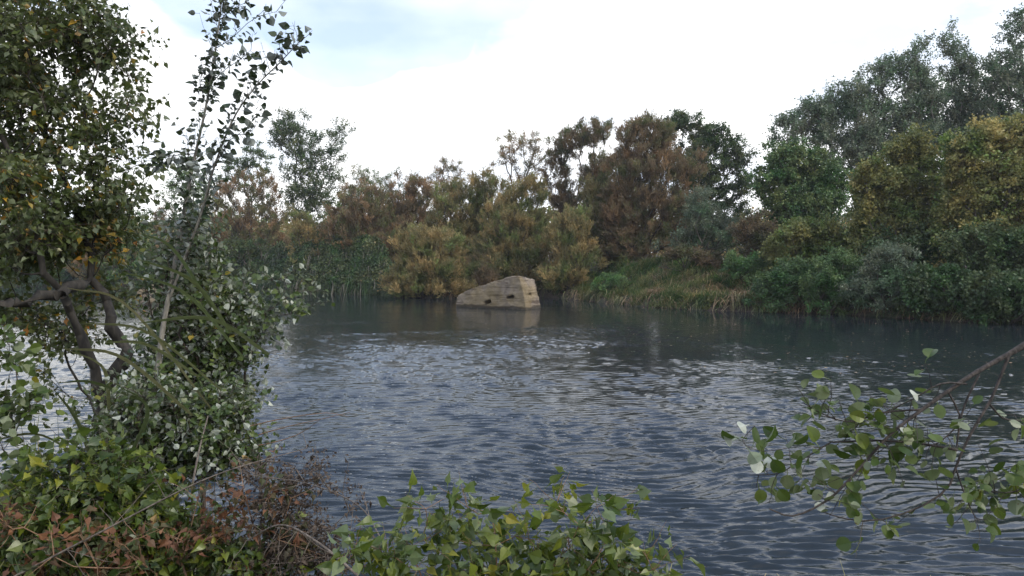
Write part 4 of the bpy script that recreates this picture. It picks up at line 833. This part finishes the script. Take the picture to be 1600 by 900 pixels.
# --- poplar branch hanging in from the right
def right_branch():
    rng = np.random.default_rng(240)
    base = np.array([3.1, 1.7, float(gz(3.1, 1.7)) - .1])
    root = empty('poplar_tree', base, 'poplar at the right edge whose leafy branch hangs over the water', 'tree')
    bag = Bag()
    fork = P(1720, 470, 2.15)
    tr = catmull([base, base + [0, .1, .8], base + [-.05, .12, 1.6], fork + [.75, .1, .5], fork + [.9, .1, 2.5], fork + [.8, 0, 4.5]], 24)
    tubes(bag, tr[None], np.linspace(.11, .05, 24)[None], 10)
    def br(pts, r0, r1, n=16):
        s = stem(pts, n); tubes(bag, bend(s[None], rng, .012), np.linspace(r0, r1, n)[None], 7); return s
    j = tr[9]
    main = np.vstack([j, stem([(1720, 470, 2.15), (1600, 540, 2.1), (1520, 585, 2.05), (1445, 637, 2.0), (1390, 680, 1.98), (1340, 735, 1.95), (1295, 780, 1.93), (1240, 806, 1.9), (1202, 795, 1.9)], 26)])
    tubes(bag, main[None], np.interp(np.arange(27), [0, 3, 5, 12, 26], [.02, .013, .0075, .0045, .0018])[None], 8)
    b1 = br([(1578, 552, 2.08), (1550, 620, 2.05), (1515, 680, 2.02), (1493, 730, 2.0), (1478, 765, 2.0), (1430, 795, 1.98), (1370, 812, 1.97), (1320, 810, 1.96), (1278, 797, 1.95)], .0045, .0014)
    b2 = br([(1496, 703, 2.0), (1440, 693, 2.0), (1370, 688, 2.0), (1300, 690, 2.0)], .0038, .0022, 12)
    b3 = br([(1300, 690, 2.0), (1250, 720, 1.98), (1215, 740, 1.98), (1170, 742, 1.98)], .0022, .001, 10)
    b4 = br([(1440, 640, 2.0), (1380, 645, 2.0), (1330, 660, 2.0), (1290, 650, 1.98), (1255, 630, 1.97)], .003, .001, 12)
    b5 = br([(1510, 600, 2.04), (1470, 600, 2.0), (1425, 625, 2.0), (1360, 655, 2.0)], .003, .0012, 10)
    b6 = br([(1545, 630, 2.05), (1570, 655, 2.1), (1620, 655, 2.2)], .003, .002, 8)
    b7 = br([(1493, 730, 2.0), (1505, 765, 2.0), (1520, 800, 2.0), (1530, 815, 2.0)], .0025, .001, 8)
    b8 = br([(1640, 700, 2.2), (1600, 760, 2.15), (1560, 770, 2.1), (1530, 760, 2.1)], .003, .001, 8)
    b9 = br([(1530, 585, 2.04), (1505, 640, 2.03), (1495, 700, 2.0)], .0032, .0022, 8)
    b10 = br([(1480, 610, 2.04), (1500, 655, 2.03), (1470, 690, 2.0), (1440, 700, 2.0)], .003, .0012, 8)
    bag.build('trunk', M['bark_branch'], root, smooth=True)
    lb = Bag(); bt = Bag()
    def deco(s, i0, i1, m, ln, q, sz=.037, step=1, n_on=6):
        idx = np.arange(i0, min(i1, len(s) - 1), step); tg = nrm(s[idx + 1] - s[idx])
        tw = twigs_from(s[idx], tg, rng, m, ln, .75, .1, fwd=.5, droop=.05); tubes(bt, tw, np.linspace(.0013, .0006, 5)[None] * np.ones((len(tw), 1)), 4)
        leaf_on(lb, 'round', tw, q, rng, sz, .95, (0, .97), hang=.15, upn=.8, fwd=.5, t0=.2, szr=(.55, 1.25))
        if n_on: leaf_on(lb, 'round', s[None, i0:i1], n_on, rng, sz, .95, (0, .97), hang=.1, upn=.7, fwd=.5)
    deco(main, 11, 21, 2, .12, 3, step=1, n_on=4)
    deco(b4, 2, 12, 2, .10, 2, n_on=5); deco(b3, 1, 10, 1, .09, 3, n_on=6); deco(b2, 2, 12, 1, .10, 3, step=1, n_on=4); deco(b5, 3, 10, 1, .09, 3, n_on=3)
    deco(b1, 7, 13, 1, .12, 3, n_on=2); deco(b7, 2, 8, 1, .08, 2, n_on=3); deco(b8, 1, 8, 3, .13, 4, n_on=7); deco(b6, 2, 7, 1, .08, 1, n_on=2); deco(b10, 2, 8, 1, .10, 3, n_on=3)
    big = stem([(1180, 665, 1.9), (1160, 690, 1.9), (1190, 705, 1.92), (1230, 700, 1.95)], 8); tubes(bt, big[None], np.full((1, 8), .001), 4); leaf_on(lb, 'round', big[None], 8, rng, .052, .95, (0, .5), hang=-.1, upn=-.9, szr=(.8, 1.0))
    pb = Bag()
    pts = np.array([P(*q) for q in ((1172, 662, 1.9), (1150, 685, 1.9), (1188, 706, 1.92), (1228, 716, 1.95), (1302, 720, 1.95), (1322, 770, 1.95), (1360, 765, 1.96), (1300, 790, 1.93), (1440, 615, 2.0), (1420, 665, 2.0))]); k_ = len(pts)
    leaves(pb, 'round', pts, nrm(rdir(rng, k_) * .5 + [-.6, 0, -.3]), nrm(rdir(rng, k_) * .35 + [0, .8, -.5]), rng.uniform(.028, .038, k_), .95, np.full(k_, .3), np.full(k_, 1.5))
    bt.build('twigs', M['bark_branch'], root); lb.build('foliage', M['near_round'], root); pb.build('pale_leaves', M['near_white'], root)['label'] = 'leaves turned over to their white undersides'
right_branch()

# --- grass and leaf litter on the near bank
rng = np.random.default_rng(250); n_ = 9000
X_ = rng.uniform(-7, 5, n_); Y_ = rng.uniform(.8, 1, n_) * near_shore(X_) - rng.uniform(0, 3.5, n_)
base = np.stack([X_, Y_, gz(X_, Y_) - .01], -1); d0 = nrm(rng.normal(size=(n_, 3)) * [.5, .5, .2] + [0, .1, 1]); b_ = Bag()
strips(b_, base, d0, rng.uniform(.2, .5, n_), .008, rng.uniform(.2, .7, n_), rng.random(n_))
tagit(b_.build('bank_grass', M['grass'], origin=(0, 4, 0)), 'grass on the near bank under the bushes', 'ground cover', kind='stuff')

# ------------------------------------------------------------------ air
m, n, l = newmat('air'); v = n.new('ShaderNodeVolumePrincipled'); v.inputs['Color'].default_value = (.88, .91, .97, 1); v.inputs['Density'].default_value = .0003; v.inputs['Anisotropy'].default_value = .2
o = n.new('ShaderNodeOutputMaterial'); l.new(v.outputs[0], o.inputs['Volume'])
bx = [-1600, -1600, -4, 1600, 1600, 30]
V = [(bx[0 if i & 1 == 0 else 3], bx[1 if i & 2 == 0 else 4], bx[2 if i & 4 == 0 else 5]) for i in range(8)]
hz = mesh_obj('haze', V, [[0, 2, 3, 1], [4, 5, 7, 6], [0, 1, 5, 4], [2, 6, 7, 3], [0, 4, 6, 2], [1, 3, 7, 5]], m); tagit(hz, 'thin pale haze in the air over the river', kind='stuff')
